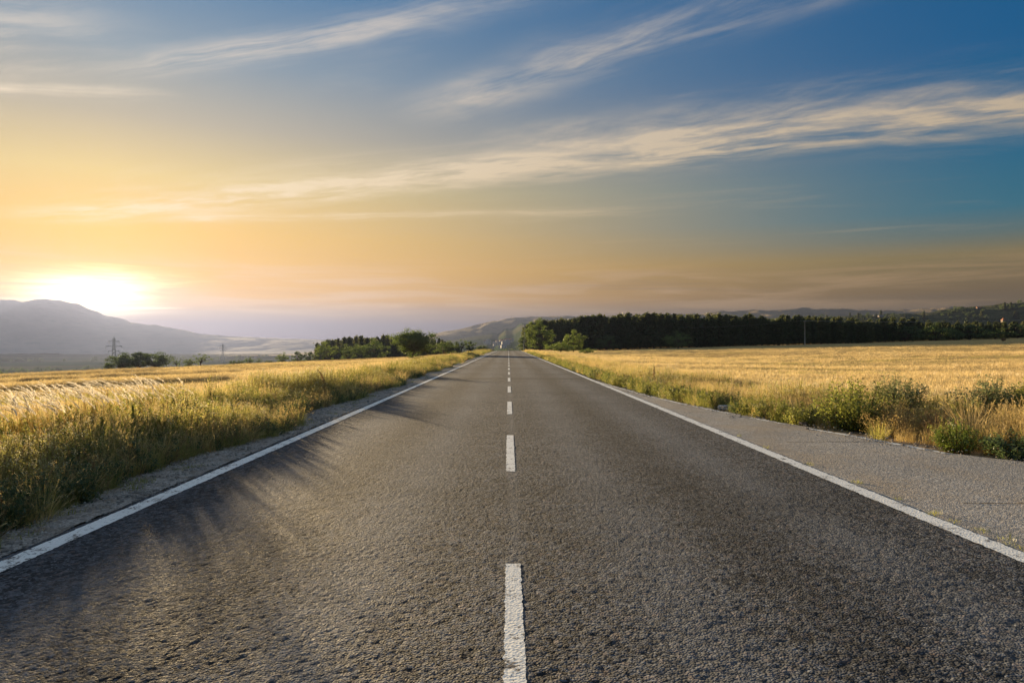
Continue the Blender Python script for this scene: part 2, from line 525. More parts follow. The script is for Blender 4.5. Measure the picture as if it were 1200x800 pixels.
def ground_mat():
    m_, gg, out = mat('dry_ground')
    p = pos(gg); x, y, z = gg.sep(p)
    n1 = gg.noise(p, 0.35, 6.0, 0.6); n2 = gg.noise(p, 6.0, 6.0, 0.65)
    c = gg.mix(gg.smooth(n2, 0.3, 0.7), (.13, .095, .055), (.25, .19, .115))
    c = gg.mix(gg.smooth(n1, 0.45, 0.65, 0, 0.7), c, (.10, .105, .04))
    # far valley: strips of pasture and stubble
    fv = gg.comb(gg.mul(x, 0.0016), gg.mul(y, 0.006), 0.0)
    vr = gg.node('ShaderNodeTexVoronoi'); vr.inputs['Scale'].default_value = 1.0
    gg.put(vr.inputs['Vector'], fv)
    fc = gg.ramp(gg.sep(vr.outputs['Color'])[0], [(0.0, (.04, .065, .025)), (0.4, (.06, .085, .035)), (0.7, (.11, .11, .05)), (1.0, (.035, .055, .025))])
    c = gg.mix(gg.smooth(y, 260.0, 420.0), c, fc)
    nb = gg.bump(n2, 0.6, 0.03)
    principled(gg, out, c, 1.0, nb, 0.0)
    return m_
M['ground'] = ground_mat()
def gravel_mat():
    m_, gg, out = mat('shoulder_gravel')
    p = pos(gg)
    v1 = gg.node('ShaderNodeTexVoronoi'); v1.inputs['Scale'].default_value = 55.0
    gg.put(v1.inputs['Vector'], p)
    r = gg.sep(v1.outputs['Color'])[0]
    n = gg.noise(p, 3.5, 5.0, 0.6); n2 = gg.noise(p, 14.0, 4.0, 0.6)
    c = gg.ramp(gg.add(gg.mul(r, 0.6), gg.mul(n2, 0.4)), [(0.1, (.15, .135, .12)), (0.6, (.34, .31, .28)), (1.0, (.55, .51, .46))])
    c = gg.mix(gg.smooth(n, 0.45, 0.68, 0, 0.65), c, (.16, .12, .08))
    h = gg.add(gg.mul(v1.outputs['Distance'], -0.8), gg.mul(n2, 1.0))
    principled(gg, out, c, 0.95, gg.bump(h, 0.8, 0.012), 0.15)
    return m_
M['gravel'] = gravel_mat()
def dirt_mat():
    m_, gg, out = mat('roadside_dirt')
    p = pos(gg)
    n = gg.noise(p, 4.0, 6.0, 0.65); n2 = gg.noise(p, 30.0, 4.0, 0.6)
    c = gg.mix(gg.smooth(n, 0.3, 0.7), (.24, .16, .09), (.42, .31, .19))
    c = gg.mix(gg.smooth(n2, 0.55, 0.75, 0, 0.6), c, (.14, .10, .06))
    principled(gg, out, c, 0.95, gg.bump(gg.add(n, n2), 0.7, 0.012), 0.1)
    return m_
M['dirt'] = dirt_mat()
def field_mat(name, c0, c1, c2, ang):
    m_, gg, out = mat(name)
    p = pos(gg)
    x, y, z = gg.sep(p)
    u = gg.add(gg.mul(x, math.cos(ang)), gg.mul(y, math.sin(ang)))
    v = gg.sub(gg.mul(y, math.cos(ang)), gg.mul(x, math.sin(ang)))
    rows = gg.noise(gg.comb(gg.mul(u, 0.035), gg.mul(v, 0.55), 0.0), 1.0, 5.0, 0.7)
    patch = gg.noise(gg.comb(gg.mul(u, 0.012), gg.mul(v, 0.05), 4.0), 1.0, 4.0, 0.6)
    fine = gg.noise(gg.comb(gg.mul(x, 1.0), gg.mul(y, 2.0), 0.0), 7.0, 5.0, 0.7)
    c = gg.mix(gg.smooth(rows, 0.32, 0.68), c0, c1)
    c = gg.mix(gg.smooth(patch, 0.48, 0.70, 0, 0.6), c, c2)
    c = gg.mix(gg.smooth(fine, 0.35, 0.75, 0, 0.45), c, tuple(v * 0.55 for v in c0))
    principled(gg, out, c, 0.95, gg.bump(gg.add(fine, rows), 0.8, 0.08), 0.0)
    return m_
M['fieldL'] = field_mat('left_stubble', (.42, .27, .10), (.58, .40, .165), (.33, .26, .10), 0.25)
M['fieldR'] = field_mat('right_stubble', (.43, .29, .12), (.61, .44, .20), (.36, .28, .12), -0.12)
M['dry'] = foliage('dry_grass', [(.36, .23, .08), (.52, .36, .14), (.64, .48, .22), (.46, .37, .13)], 0.65)
M['olive'] = foliage('olive_grass', [(.25, .23, .06), (.36, .32, .085), (.47, .40, .12), (.30, .31, .075)], 0.65)
M['green'] = foliage('green_weed', [(.13, .165, .03), (.19, .23, .045), (.27, .29, .07), (.23, .22, .055)], 0.6)
M['dark'] = foliage('dark_weed', [(.05, .085, .03), (.075, .12, .04), (.11, .145, .055)], 0.4)
M['blue'] = foliage('grey_green_weed', [(.12, .155, .07), (.17, .20, .09), (.23, .25, .11)], 0.45)
M['plume'] = foliage('feather_plume', [(.78, .68, .50), (.86, .78, .62), (.9, .84, .70)], 0.7)
M['straw'] = foliage('straw', [(.54, .37, .15), (.68, .49, .22), (.77, .60, .31)], 0.35)
M['flower'] = foliage('pale_flower', [(.55, .45, .12), (.7, .62, .35), (.72, .70, .55)], 0.4)
M['brown'] = foliage('dead_weed', [(.17, .105, .045), (.25, .16, .07), (.33, .22, .10)], 0.4)
M['bark'] = simple('bark', (.10, .075, .055), 0.95, 0.35, 5.0, 0.02, 0.1)
M['leafA'] = foliage('tree_leaf', [(.05, .09, .02), (.09, .135, .03), (.13, .175, .04)], 0.45, 0.6)
M['leafB'] = foliage('bright_leaf', [(.06, .10, .015), (.105, .155, .025), (.18, .23, .04)], 0.4, 0.6)
M['leafD'] = foliage('shrub_leaf', [(.045, .075, .02), (.07, .11, .03), (.10, .14, .04)], 0.4, 0.6)
M['pine'] = foliage('pine_needle', [(.036, .062, .024), (.062, .095, .035), (.15, .145, .048)], 0.32, 0.6, 0.02)
M['concrete'] = simple('concrete', (.42, .40, .37), 0.9, 0.2, 9.0, 0.01)
M['wood'] = simple('weathered_wood', (.30, .26, .21), 0.9, 0.25, 4.0)
M['steel'] = simple('galvanised_steel', (.34, .36, .38), 0.55, 0.1, 1.0)
M['wire'] = simple('wire', (.25, .25, .25), 0.5, 0.1)
M['porcelain'] = simple('insulator', (.5, .48, .44), 0.4, 0.1)
M['limewash'] = simple('limewash', (.56, .55, .53), 0.9, 0.06, 0.6)
M['limewash2'] = simple('cream_render', (.70, .62, .52), 0.9, 0.06, 0.6)
M['tile'] = simple('roof_tile', (.36, .15, .09), 0.9, 0.2, 1.0)
M['slate'] = simple('grey_roof', (.22, .21, .21), 0.9, 0.2, 1.0)
M['glass'] = simple('window_glass', (.05, .06, .07), 0.2, 0.1, 1.0)
M['stone'] = simple('pale_stone', (.25, .20, .165), 0.9, 0.15, 1.0)

# ------------------------------------------------------------------ setting: ground, fields, road
xs = np.concatenate([[-8500, -6500, -5000, -3800, -2900, -2200, -1700, -1300, -1000], spaced(-780, 780, 0.5, 1.055), [1000, 1300, 1700, 2200, 2900, 3800, 5000, 6500, 8500]])
ys = np.concatenate([[-2400, -1500, -800, -400, -200], spaced(-100, 3200, 0.8, 1.02, 8.0), [3600, 4200, 5000, 5800]])
ground = obj('ground', grid_mesh('ground', xs, ys, ground_z, -0.02), M['ground'])
tag(ground, 'dry brown earth and far valley floor', kind='structure')

def field(name, x0, x1, y0, y1, m_, label, nx=90, ny=160, edge=None):
    V = []; nxs = nx + 1
    ty = np.linspace(0, 1, ny + 1) ** 1.6
    YY = y0 + (y1 - y0) * ty
    tx = np.linspace(0, 1, nxs) ** 1.7
    X = np.zeros((ny + 1, nxs)); Y = np.zeros_like(X)
    for j, yv in enumerate(YY):
        X[j] = x0 + 0.5 * np.sin(yv * 0.21) + 0.4 * math.sin(yv * 0.53) + (x1 - x0) * tx
        Y[j] = yv
    Z = ground_z(X, Y) + 0.012
    V = np.stack([X, Y, Z], -1).reshape(-1, 3)
    I, J = np.meshgrid(np.arange(nx), np.arange(ny)); a = (J * nxs + I).ravel()
    me = new_mesh(name, V, np.stack([a, a + 1, a + 1 + nxs, a + nxs] if x1 > x0 else [a + 1, a, a + nxs, a + 1 + nxs], -1), smooth=True)
    o = obj(name, me, m_)
    tag(o, label, kind='structure')
    return o
field('stubble_field_left', -9.2, -330.0, -60.0, 190.0, M['fieldL'], 'golden harvested field falling away left of the road')
field('stubble_field_right', 9.6, 330.0, -60.0, 300.0, M['fieldR'], 'golden harvested field rising right of the road')

# road: fine relief near the camera, coarser further on
RX0, RX1 = -3.62, 3.78
def road_rows():
    out = [-60, -40, -25, -12, -5, -1, 0.5, 1.5, 2.2]
    y = 2.5
    while y < 34:
        out.append(y); y += 0.0135 * max(1.0, (y / 3.0)) ** 1.45
    while y < 400:
        out.append(y); y += 1.5 + (y - 34) * 0.02
    return np.array(out)
rx = np.linspace(RX0, RX1, 600)
ry = road_rows()
def road_pits(X, Y):
    n_ = fbm(X / 0.036, Y / 0.036, 2, 3, 0.7) + 0.45 * vnoise(X / 0.22, Y / 0.25, 19)
    return sstep(n_, 0.0, 0.38) * np.clip(1.3 - Y / 22.0, 0.0, 1.0) * (Y > 1.0)
def road_relief(X, Y):
    k = np.clip(1.25 - Y / 40.0, 0.0, 1.0) * (Y > 1.0)
    return -0.0026 * road_pits(X, Y) + k * (0.0016 * fbm(X / 0.026, Y / 0.026, 1, 7) + 0.0020 * fbm(X / 0.30, Y / 0.30, 2, 8))
def road_surface(X, Y):
    camber = -0.012 * (np.abs(X) / 3.6) ** 2
    edge = -0.05 * sstep(np.abs(X - 0.08), 3.62, 3.70)
    return road_z(Y) + camber + 0.05 + 0.02 * vnoise(X / 2.3, Y / 6.0, 2) * 0.5 + edge
def road_zf(X, Y):
    return road_surface(X, Y) + road_relief(X, Y)
road_me = grid_mesh('road', rx, ry, road_zf)
_X, _Y = np.meshgrid(rx, ry)
_a = road_me.attributes.new('tint', 'FLOAT', 'POINT'); _a.data.foreach_set('value', road_pits(_X, _Y).astype(np.float32).ravel())
road = obj('road', road_me, M['road'])
tag(road, 'two-lane coarse grey asphalt road running straight to a crest', kind='structure')

def strip(name, centre, half, y0, y1, step, zoff, jag, m_, parent, label=None, seed=0, nx=4):
    """a painted sheet that follows the road surface, with slightly ragged edges"""
    r_ = np.random.default_rng(seed + 100)
    yy = [y0]
    while yy[-1] < y1:
        yy.append(min(y1, yy[-1] + step * max(1.0, yy[-1] / 6.0)))
    yy = np.array(yy)
    n = len(yy)
    fade = np.clip(1.2 - yy / 60.0, 0.2, 1)
    cx = np.array([centre(v) for v in yy]) if callable(centre) else np.full(n, centre)
    xl = cx - half + r_.normal(0, jag, n) * fade
    xr = cx + half + r_.normal(0, jag, n) * fade
    T = np.linspace(0, 1, nx)
    X = xl[:, None] * (1 - T) + xr[:, None] * T
    Y = np.repeat(yy[:, None], nx, 1)
    Z = road_surface(np.clip(X, -3.6, 3.6), Y) + zoff + 0.3 * road_relief(X, Y)
    V = np.stack([X, Y, Z], -1).reshape(-1, 3)
    I, J = np.meshgrid(np.arange(nx - 1), np.arange(n - 1)); a = (J * nx + I).ravel()
    o = obj(name, new_mesh(name, V, np.stack([a, a + 1, a + 1 + nx, a + nx], -1), smooth=True), m_, parent)
    if label: o['label'] = label
    return o
K = F * CAM_H
# centre line: dashes about 3.2 m long every 6.75 m
dash0 = [(1.0, K / 263.0)]
y_ = K / 152.0
per = 6.72
k = 0
strip('centre_dash', 0.03, 0.050, 1.35, 4.62, 0.022, 0.0020, 0.0030, M['paint'], road, seed=1)
while y_ < 330:
    strip('centre_dash', 0.025, 0.055, y_, y_ + 3.25, 0.03, 0.0022 + 0.00006 * y_, 0.0030, M['paint'], road, seed=2 + k)
    y_ += per; k += 1
strip('edge_line', -3.40, 0.085, -40, 330, 0.035, 0.004, 0.004, M['paint'], road, 'white painted line along the left road edge', 60)
strip('edge_line', 3.60, 0.088, -40, 330, 0.035, 0.004, 0.005, M['paint'], road, 'white painted line between right lane and lay-by', 61)

# left gravel shoulder
def poly_strip(name, left, right, yy, zf, m_, nx=14):
    T = np.linspace(0, 1, nx)
    Xl = np.array([left(v) for v in yy]); Xr = np.array([right(v) for v in yy])
    X = Xl[:, None] * (1 - T) + Xr[:, None] * T
    Y = np.repeat(np.asarray(yy)[:, None], nx, 1)
    Z = zf(X, Y)
    V = np.stack([X, Y, Z], -1).reshape(-1, 3)
    I, J = np.meshgrid(np.arange(nx - 1), np.arange(len(yy) - 1)); a = (J * nx + I).ravel()
    return obj(name, new_mesh(name, V, np.stack([a, a + 1, a + 1 + nx, a + nx], -1), smooth=True), m_)
yy_sh = np.concatenate([np.arange(-40, 0, 2.0), np.arange(0, 40, 0.12), np.arange(40, 200, 1.0)])
sh_l = poly_strip('gravel_shoulder', lambda v: -5.35 + 0.25 * math.sin(v * 0.7), lambda v: -3.60, yy_sh,
                  lambda X, Y: road_z(Y) + 0.022 - 0.045 * sstep(-X, 3.7, 5.2) + 0.022 * fbm(X / 0.25, Y / 0.25, 3, 31), M['gravel'])
tag(sh_l, 'grey gravel shoulder strip left of the road', kind='structure')
sh_r = poly_strip('verge_soil', lambda v: 3.70, lambda v: 9.9, yy_sh,
                  lambda X, Y: np.maximum(ground_z(X, Y), road_z(Y) - 0.06) + 0.012 + 0.03 * fbm(X / 0.5, Y / 0.5, 3, 33), M['dirt'])
tag(sh_r, 'bare sandy soil along the right verge', kind='structure')

# lay-by on the right: older, paler asphalt with its own worn line
LBX = ([-40.0, 0.0, 5.0, 7.2, 8.7, 9.35, 11.26, 13.5, 17.4, 20.3, 24.0, 28.5, 31.0], [7.6, 7.6, 7.4, 7.0, 6.55, 6.12, 5.72, 5.16, 4.50, 4.20, 3.95, 3.72, 3.66])
lb = lambda v: float(np.interp(v, *LBX))
yy_lb = np.concatenate([np.arange(-40, 0, 2.0), np.arange(0, 31, 0.10)])
lay = poly_strip('lay_by', lambda v: 3.66, lambda v: lb(v) + 0.05 + 0.035 * math.sin(v * 5.1) + 0.03 * math.sin(v * 13.7), yy_lb,
                 lambda X, Y: 0.034 + 0.010 * vnoise(X / 1.1, Y / 1.1, 41) + 0.003 * fbm(X / 0.1, Y / 0.1, 2, 43) - 0.0 * X, M['layby'], 22)
tag(lay, 'pale worn asphalt lay-by widening beside the right lane', kind='structure')
def lb_line(y0, y1, seed, half, m_):
    r_ = np.random.default_rng(seed)
    yy = np.arange(y0, y1, 0.06)
    n = len(yy)
    c = np.array([lb(v) - 0.07 for v in yy])
    w0 = c - half + r_.normal(0, 0.010, n); w1 = c + half + r_.normal(0, 0.014, n)
    V = []
    for i in range(n):
        for x in (w0[i], w1[i]):
            V.append((x, yy[i], 0.034 + 0.010 * float(vnoise(x / 1.1, yy[i] / 1.1, 41)) + 0.0055))
    a = np.arange(n - 1) * 2
    o = obj('edge_line', new_mesh('lay_by_line', V, np.stack([a, a + 1, a + 3, a + 2], -1)), m_, lay)
    return o
lb_line(9.35, 12.3, 5, 0.05, M['paint_worn'])
lb_line(12.9, 14.2, 6, 0.045, M['paint_worn'])
lb_line(15.0, 29.5, 7, 0.05, M['paint_worn'])
# cracks across the lay-by: thin tar-black slots
def crack(y0, x0, x1, slope, seed, w=0.012):
    r_ = np.random.default_rng(seed)
    xs_ = np.arange(x0, x1, 0.05); y = y0
    V = []
    for x in xs_:
        y += r_.normal(0, 0.008) + slope * 0.05
        ww = w * (0.5 + r_.random())
        for s_ in (-ww, ww):
            V.append((x, y + s_, 0.034 + 0.010 * float(vnoise(x / 1.1, y / 1.1, 41)) + 0.0042))
    a = np.arange(len(xs_) - 1) * 2
    return obj('crack', new_mesh('crack', V, np.stack([a, a + 1, a + 3, a + 2], -1)), M['tar'], lay)
M['tar'] = simple('crack_dark', (.035, .03, .027), 0.95, 0.3, 20.0)
crack(10.55, 4.3, 5.75, 0.02, 71)
crack(6.45, 4.3, 7.2, -0.02, 72, 0.010)
crack(15.2, 4.0, 4.8, 0.02, 73)

# ------------------------------------------------------------------ hills
def mountain_range(name, prof, dist, depth, m_, label, base, rough=1.0, seed=0, tl=-1.6, tr=1.6, nt_=420, nr=46, jag=1.0):
    ts = np.linspace(tl, tr, nt_)
    rs_ = np.linspace(-1, 0.7, nr)
    T, Rr = np.meshgrid(ts, rs_)
    Y = dist + Rr * depth
    X = T * dist + T * Rr * depth * 0.3
    pxs = VPX + ts * F
    ridge = CAM_H + (VPY - np.interp(pxs, [p[0] for p in prof], [p[1] for p in prof])) / F * dist
    ridge = np.repeat(ridge[None, :], nr, 0)
    fall = np.where(Rr < 0, sstep(Rr, -1.0, 0.0) ** 0.85, sstep(Rr, 1.4, 0.0))
    H = (ridge - base)
    n = fbm(X / (dist * 0.11), Y / (dist * 0.11), 5, seed, 0.55)
    gull = np.abs(fbm(X / (dist * 0.045), Y / (dist * 0.16), 4, seed + 5))
    Z = base + H * fall * (1 + 0.0 * n) + H * rough * (n * 0.30 * (1 - np.abs(Rr) ** 2) * (np.abs(Rr) > 0.02) - 0.35 * gull * fall * (Rr < -0.02))
    Z = Z + jag * H * 0.035 * fbm(X / (dist * 0.012), Y / (dist * 0.012), 4, seed + 9, 0.6)
    V = np.stack([X, Y, Z], -1).reshape(-1, 3)
    I, J = np.meshgrid(np.arange(nt_ - 1), np.arange(nr - 1)); a = (J * nt_ + I).ravel()
    o = obj(name, new_mesh(name, V, np.stack([a, a + 1, a + 1 + nt_, a + nt_], -1), smooth=True), m_)
    tag(o, label, kind='structure')
    return o
def hill_mat(name, a, b, c, sc):
    m_, gg, out = mat(name)
    p = pos(gg)
    n = gg.noise(p, sc, 7.0, 0.62); n2 = gg.noise(p, sc * 6, 6.0, 0.65)
    col = gg.mix(gg.smooth(n, 0.38, 0.62), a, b)
    col = gg.mix(gg.smooth(n2, 0.5, 0.68, 0, 0.8), col, c)
    principled(gg, out, col, 0.95, gg.bump(n2, 1.0, 6.0), 0.05)
    return m_
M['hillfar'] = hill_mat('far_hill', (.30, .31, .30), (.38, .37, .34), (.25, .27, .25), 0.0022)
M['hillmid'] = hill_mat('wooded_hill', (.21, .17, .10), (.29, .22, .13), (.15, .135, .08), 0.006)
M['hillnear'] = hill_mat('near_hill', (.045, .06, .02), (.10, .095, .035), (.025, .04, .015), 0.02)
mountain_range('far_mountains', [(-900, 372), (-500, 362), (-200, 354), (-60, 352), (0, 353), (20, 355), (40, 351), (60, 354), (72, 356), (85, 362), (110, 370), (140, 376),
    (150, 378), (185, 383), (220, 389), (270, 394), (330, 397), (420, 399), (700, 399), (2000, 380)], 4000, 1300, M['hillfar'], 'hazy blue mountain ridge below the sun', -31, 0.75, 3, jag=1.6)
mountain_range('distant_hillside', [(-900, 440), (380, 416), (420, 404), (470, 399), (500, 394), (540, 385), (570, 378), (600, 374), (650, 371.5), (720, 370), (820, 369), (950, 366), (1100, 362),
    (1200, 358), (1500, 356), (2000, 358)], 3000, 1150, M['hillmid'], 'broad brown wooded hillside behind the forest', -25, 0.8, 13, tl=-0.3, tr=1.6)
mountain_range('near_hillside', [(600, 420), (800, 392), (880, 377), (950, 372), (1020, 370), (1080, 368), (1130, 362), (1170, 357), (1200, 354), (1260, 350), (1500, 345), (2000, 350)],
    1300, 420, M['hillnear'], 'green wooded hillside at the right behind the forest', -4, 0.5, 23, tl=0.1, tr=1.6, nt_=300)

# ------------------------------------------------------------------ vegetation kit
def blade(mb, base, az, h, lean, width, segs=3, t=0.5, droop=1.0):
    dx_, dy_ = math.cos(az), math.sin(az)
    sx, sy = -dy_ * width / 2, dx_ * width / 2
    vs_ = []
    for i in range(segs + 1):
        u = i / segs
        off = lean * (u ** 1.8)
        z = h * u - droop * lean * lean / max(h, 0.05) * 0.35 * u ** 2.5
        w = 1.0 - u ** 1.5 * 0.92
        c = (base[0] + dx_ * off, base[1] + dy_ * off, base[2] + z)
        vs_.append((c[0] - sx * w, c[1] - sy * w, c[2])); vs_.append((c[0] + sx * w, c[1] + sy * w, c[2]))
    mb.put(vs_, [(2 * i, 2 * i + 1, 2 * i + 3, 2 * i + 2) for i in range(segs)], t)
    return Vector(c), Vector((dx_ * lean * 1.8, dy_ * lean * 1.8, h * 0.7)).normalized()
def leafq(mb, c, n, l, w, t, r_):
    n = Vector(n).normalized()
    a = n.orthogonal().normalized()
    a.rotate(Matrix.Rotation(r_.uniform(0, 6.28), 3, n))
    b = n.cross(a)
    c = Vector(c)
    mb.put([c - a * l * 0.5, c + b * w * 0.5, c + a * l * 0.5, c - b * w * 0.5], [(0, 1, 2, 3)], t)
def rv(r_):
    while True:
        v = Vector((r_.uniform(-1, 1), r_.uniform(-1, 1), r_.uniform(-1, 1)))
        if 0.05 < v.length < 1: return v.normalized()
def multi(name, parts):
    """join several (MB, material) into one proto mesh with material slots"""
    V, Fc, T, mi = [], [], [], []
    for i, (mb, m_) in enumerate(parts):
        o = len(V); V += mb.v; T += mb.t
        for f_ in mb.f: Fc.append([q + o for q in f_]); mi.append(i)
    me = new_mesh(name, V, Fc, T)
    for _, m_ in parts: me.materials.append(m_)
    me.polygons.foreach_set('material_index', np.array(mi, dtype=np.int32))
    return me
KIT = []   # list of meshes, index = proto number
def kit(me): KIT.append(me); return len(KIT) - 1

def grass_tuft(seed, n, h0, h1, spread, lean, width, m_, heads=0.0, head_m=None, wind=0.0, segs=3):
    r_ = random.Random(seed); mb = MB(); hb = MB()
    for i in range(n):
        az = r_.uniform(0, 2 * math.pi); rr_ = spread * math.sqrt(r_.random())
        b = (rr_ * math.cos(az), rr_ * math.sin(az), -0.03)
        h = r_.uniform(h0, h1)
        az2 = az + r_.uniform(-1, 1)
        ln = r_.uniform(0.15, 1.0) * lean * h
        if wind: 
            az2 = r_.gauss(0.0, 0.7); ln = ln + wind * h
        tip, d = blade(mb, b, az2, h, ln, width * r_.uniform(0.6, 1.2), segs, r_.random())
        if heads and r_.random() < heads:
            L = r_.uniform(0.06, 0.13)
            for q in range(9):
                u = q / 9
                pnt = tip + d * L * (u - 0.75)
                leafq(hb, pnt, rv(r_), 0.022, 0.007, r_.random(), r_)
    return mb, hb
def weed(seed, nst, h0, h1, leaf_l, leaf_w, nleaf, spread, lean, flower=0.0, br=0.35):
    r_ = random.Random(seed); st = MB(); lf = MB(); fl = MB()
    for i in range(nst):
        az = r_.uniform(0, 6.283); h = r_.uniform(h0, h1); ln = r_.uniform(0.1, 1) * lean
        b = Vector((spread * r_.uniform(-1, 1) * 0.4, spread * r_.uniform(-1, 1) * 0.4, -0.02))
        top = b + Vector((math.cos(az) * ln, math.sin(az) * ln, h))
        mid = b.lerp(top, 0.5) + Vector((0, 0, h * 0.06))
        st.tube([b, mid, top], [0.005, 0.004, 0.002], 3, r_.random(), False)
        for q in range(nleaf):
            u = r_.uniform(0.12, 1.0)
            c = (b.lerp(mid, u * 2) if u < 0.5 else mid.lerp(top, u * 2 - 1))
            o = rv(r_); o.z *= 0.4
            c = c + o * br * (1.15 - u) * r_.uniform(0.1, 0.55)
            nn = rv(r_); nn.z = abs(nn.z) + 0.4
            leafq(lf, c, nn, leaf_l * r_.uniform(0.6, 1.3), leaf_w * r_.uniform(0.6, 1.3), r_.random(), r_)
        if r_.random() < flower:
            for q in range(10):
                leafq(fl, top + rv(r_) * 0.045, rv(r_), 0.018, 0.014, r_.random(), r_)
    return st, lf, fl
# 0,1 dry grass; 2,3 olive grass; 4 green grass; 5,6 olive weeds; 7 green weed; 8 dark weed; 9 brown dead weed; 10 short green tuft; 11 stubble; 12 straw
a, b = grass_tuft(1, 46, .45, .95, .13, .40, .0065, None, .55); kit(multi('kit_dry_grass', [(a, M['dry']), (b, M['straw'])]))
a, b = grass_tuft(2, 50, .35, .75, .17, .60, .0065, None, .35); kit(multi('kit_dry_grass_low', [(a, M['dry']), (b, M['straw'])]))
a, b = grass_tuft(3, 55, .40, .85, .15, .45, .008, None, .4); kit(multi('kit_olive_grass', [(a, M['olive']), (b, M['dry'])]))
a, b = grass_tuft(4, 60, .30, .65, .18, .65, .008, None, .2); kit(multi('kit_olive_grass_low', [(a, M['olive']), (b, M['dry'])]))
a, b = grass_tuft(5, 60, .25, .55, .16, .6, .009, None); kit(multi('kit_green_grass', [(a, M['green'])]))
s, l, f = weed(6, 9, .5, .95, .045, .014, 42, .5, .25, .8); kit(multi('kit_olive_weed', [(s, M['brown']), (l, M['olive']), (f, M['flower'])]))
s, l, f = weed(7, 8, .45, .8, .05, .018, 46, .5, .3, .5); kit(multi('kit_olive_weed_low', [(s, M['olive']), (l, M['green']), (f, M['flower'])]))
s, l, f = weed(8, 9, .4, .75, .06, .022, 50, .45, .28, .15); kit(multi('kit_green_weed', [(s, M['green']), (l, M['green']), (f, M['flower'])]))
s, l, f = weed(9, 8, .35, .65, .07, .03, 44, .4, .25); kit(multi('kit_dark_weed', [(s, M['dark']), (l, M['dark'])]))
s, l, f = weed(10, 12, .35, .8, .02, .008, 34, .5, .35, .9, .25); kit(multi('kit_dead_weed', [(s, M['brown']), (l, M['brown']), (f, M['dry'])]))
a, b = grass_tuft(11, 40, .05, .16, .12, .8, .008, None, segs=2); kit(multi('kit_short_tuft', [(a, M['green'])]))
a, b = grass_tuft(12, 70, .10, .26, .62, .35, .013, None, segs=1); kit(multi('kit_stubble', [(a, M['straw'])]))
def straw_heap(seed):
    r_ = random.Random(seed); mb = MB()
    for i in range(110):
        c = Vector((r_.gauss(0, .45), r_.gauss(0, .35), abs(r_.gauss(0.10, .08))))
        d = rv(r_); d.z *= 0.35
        L = r_.uniform(.18, .42); w = Vector((-d.y, d.x, 0.3)).normalized() * 0.010
        mb.put([c - d * L, c + w, c + d * L, c - w], [(0, 1, 2, 3)], r_.random())
    return mb
kit(multi('kit_straw', [(straw_heap(3), M['straw'])]))                                    # 12
a, b = grass_tuft(14, 26, .06, .16, .62, .5, .014, None, segs=1); kit(multi('kit_field_weed', [(a, M['olive'])]))   # 13
a, b = grass_tuft(15, 34, .55, 1.05, .14, .35, .006, None, .8, wind=.35); kit(multi('kit_wind_grass', [(a, M['dry']), (b, M['plume'])]))   # 14

def pebbles(seed):
    r_ = random.Random(seed); mb = MB()
    for i in range(14):
        c = Vector((r_.gauss(0, .22), r_.gauss(0, .22), .003)); a_ = r_.uniform(.006, .017) * (1.6 if r_.random() < .12 else 1)
        k0 = r_.uniform(0, 6.28); ring = []
        for q in range(6):
            an = k0 + q * 1.047; ring.append(c + Vector((math.cos(an) * a_ * r_.uniform(.8, 1.3), math.sin(an) * a_ * r_.uniform(.7, 1.1), a_ * r_.uniform(.1, .3))))
        top = c + Vector((r_.uniform(-.2, .2) * a_, r_.uniform(-.2, .2) * a_, a_ * r_.uniform(.6, .95)))
        low_ = [p - Vector((0, 0, a_ * .5)) for p in ring]
        mb.put(ring + [top] + low_, [(q, (q + 1) % 6, 6) for q in range(6)] + [(q + 7, (q + 1) % 6 + 7, (q + 1) % 6, q) for q in range(6)], r_.random())
    return mb
M['pebble'] = foliage('pebble', [(.16, .14, .12), (.30, .27, .24), (.45, .42, .37)], 0.0, 0.8, 0.0)
kit(multi('kit_pebbles', [(pebbles(8), M['pebble'])]))                                    # 15

kit_col = bpy.data.collections.new('vegetation_kit')
KOBJ = []
for i, me in enumerate(KIT):
    o = bpy.data.objects.new('kit_%02d' % i, me)
    kit_col.objects.link(o); KOBJ.append(o)

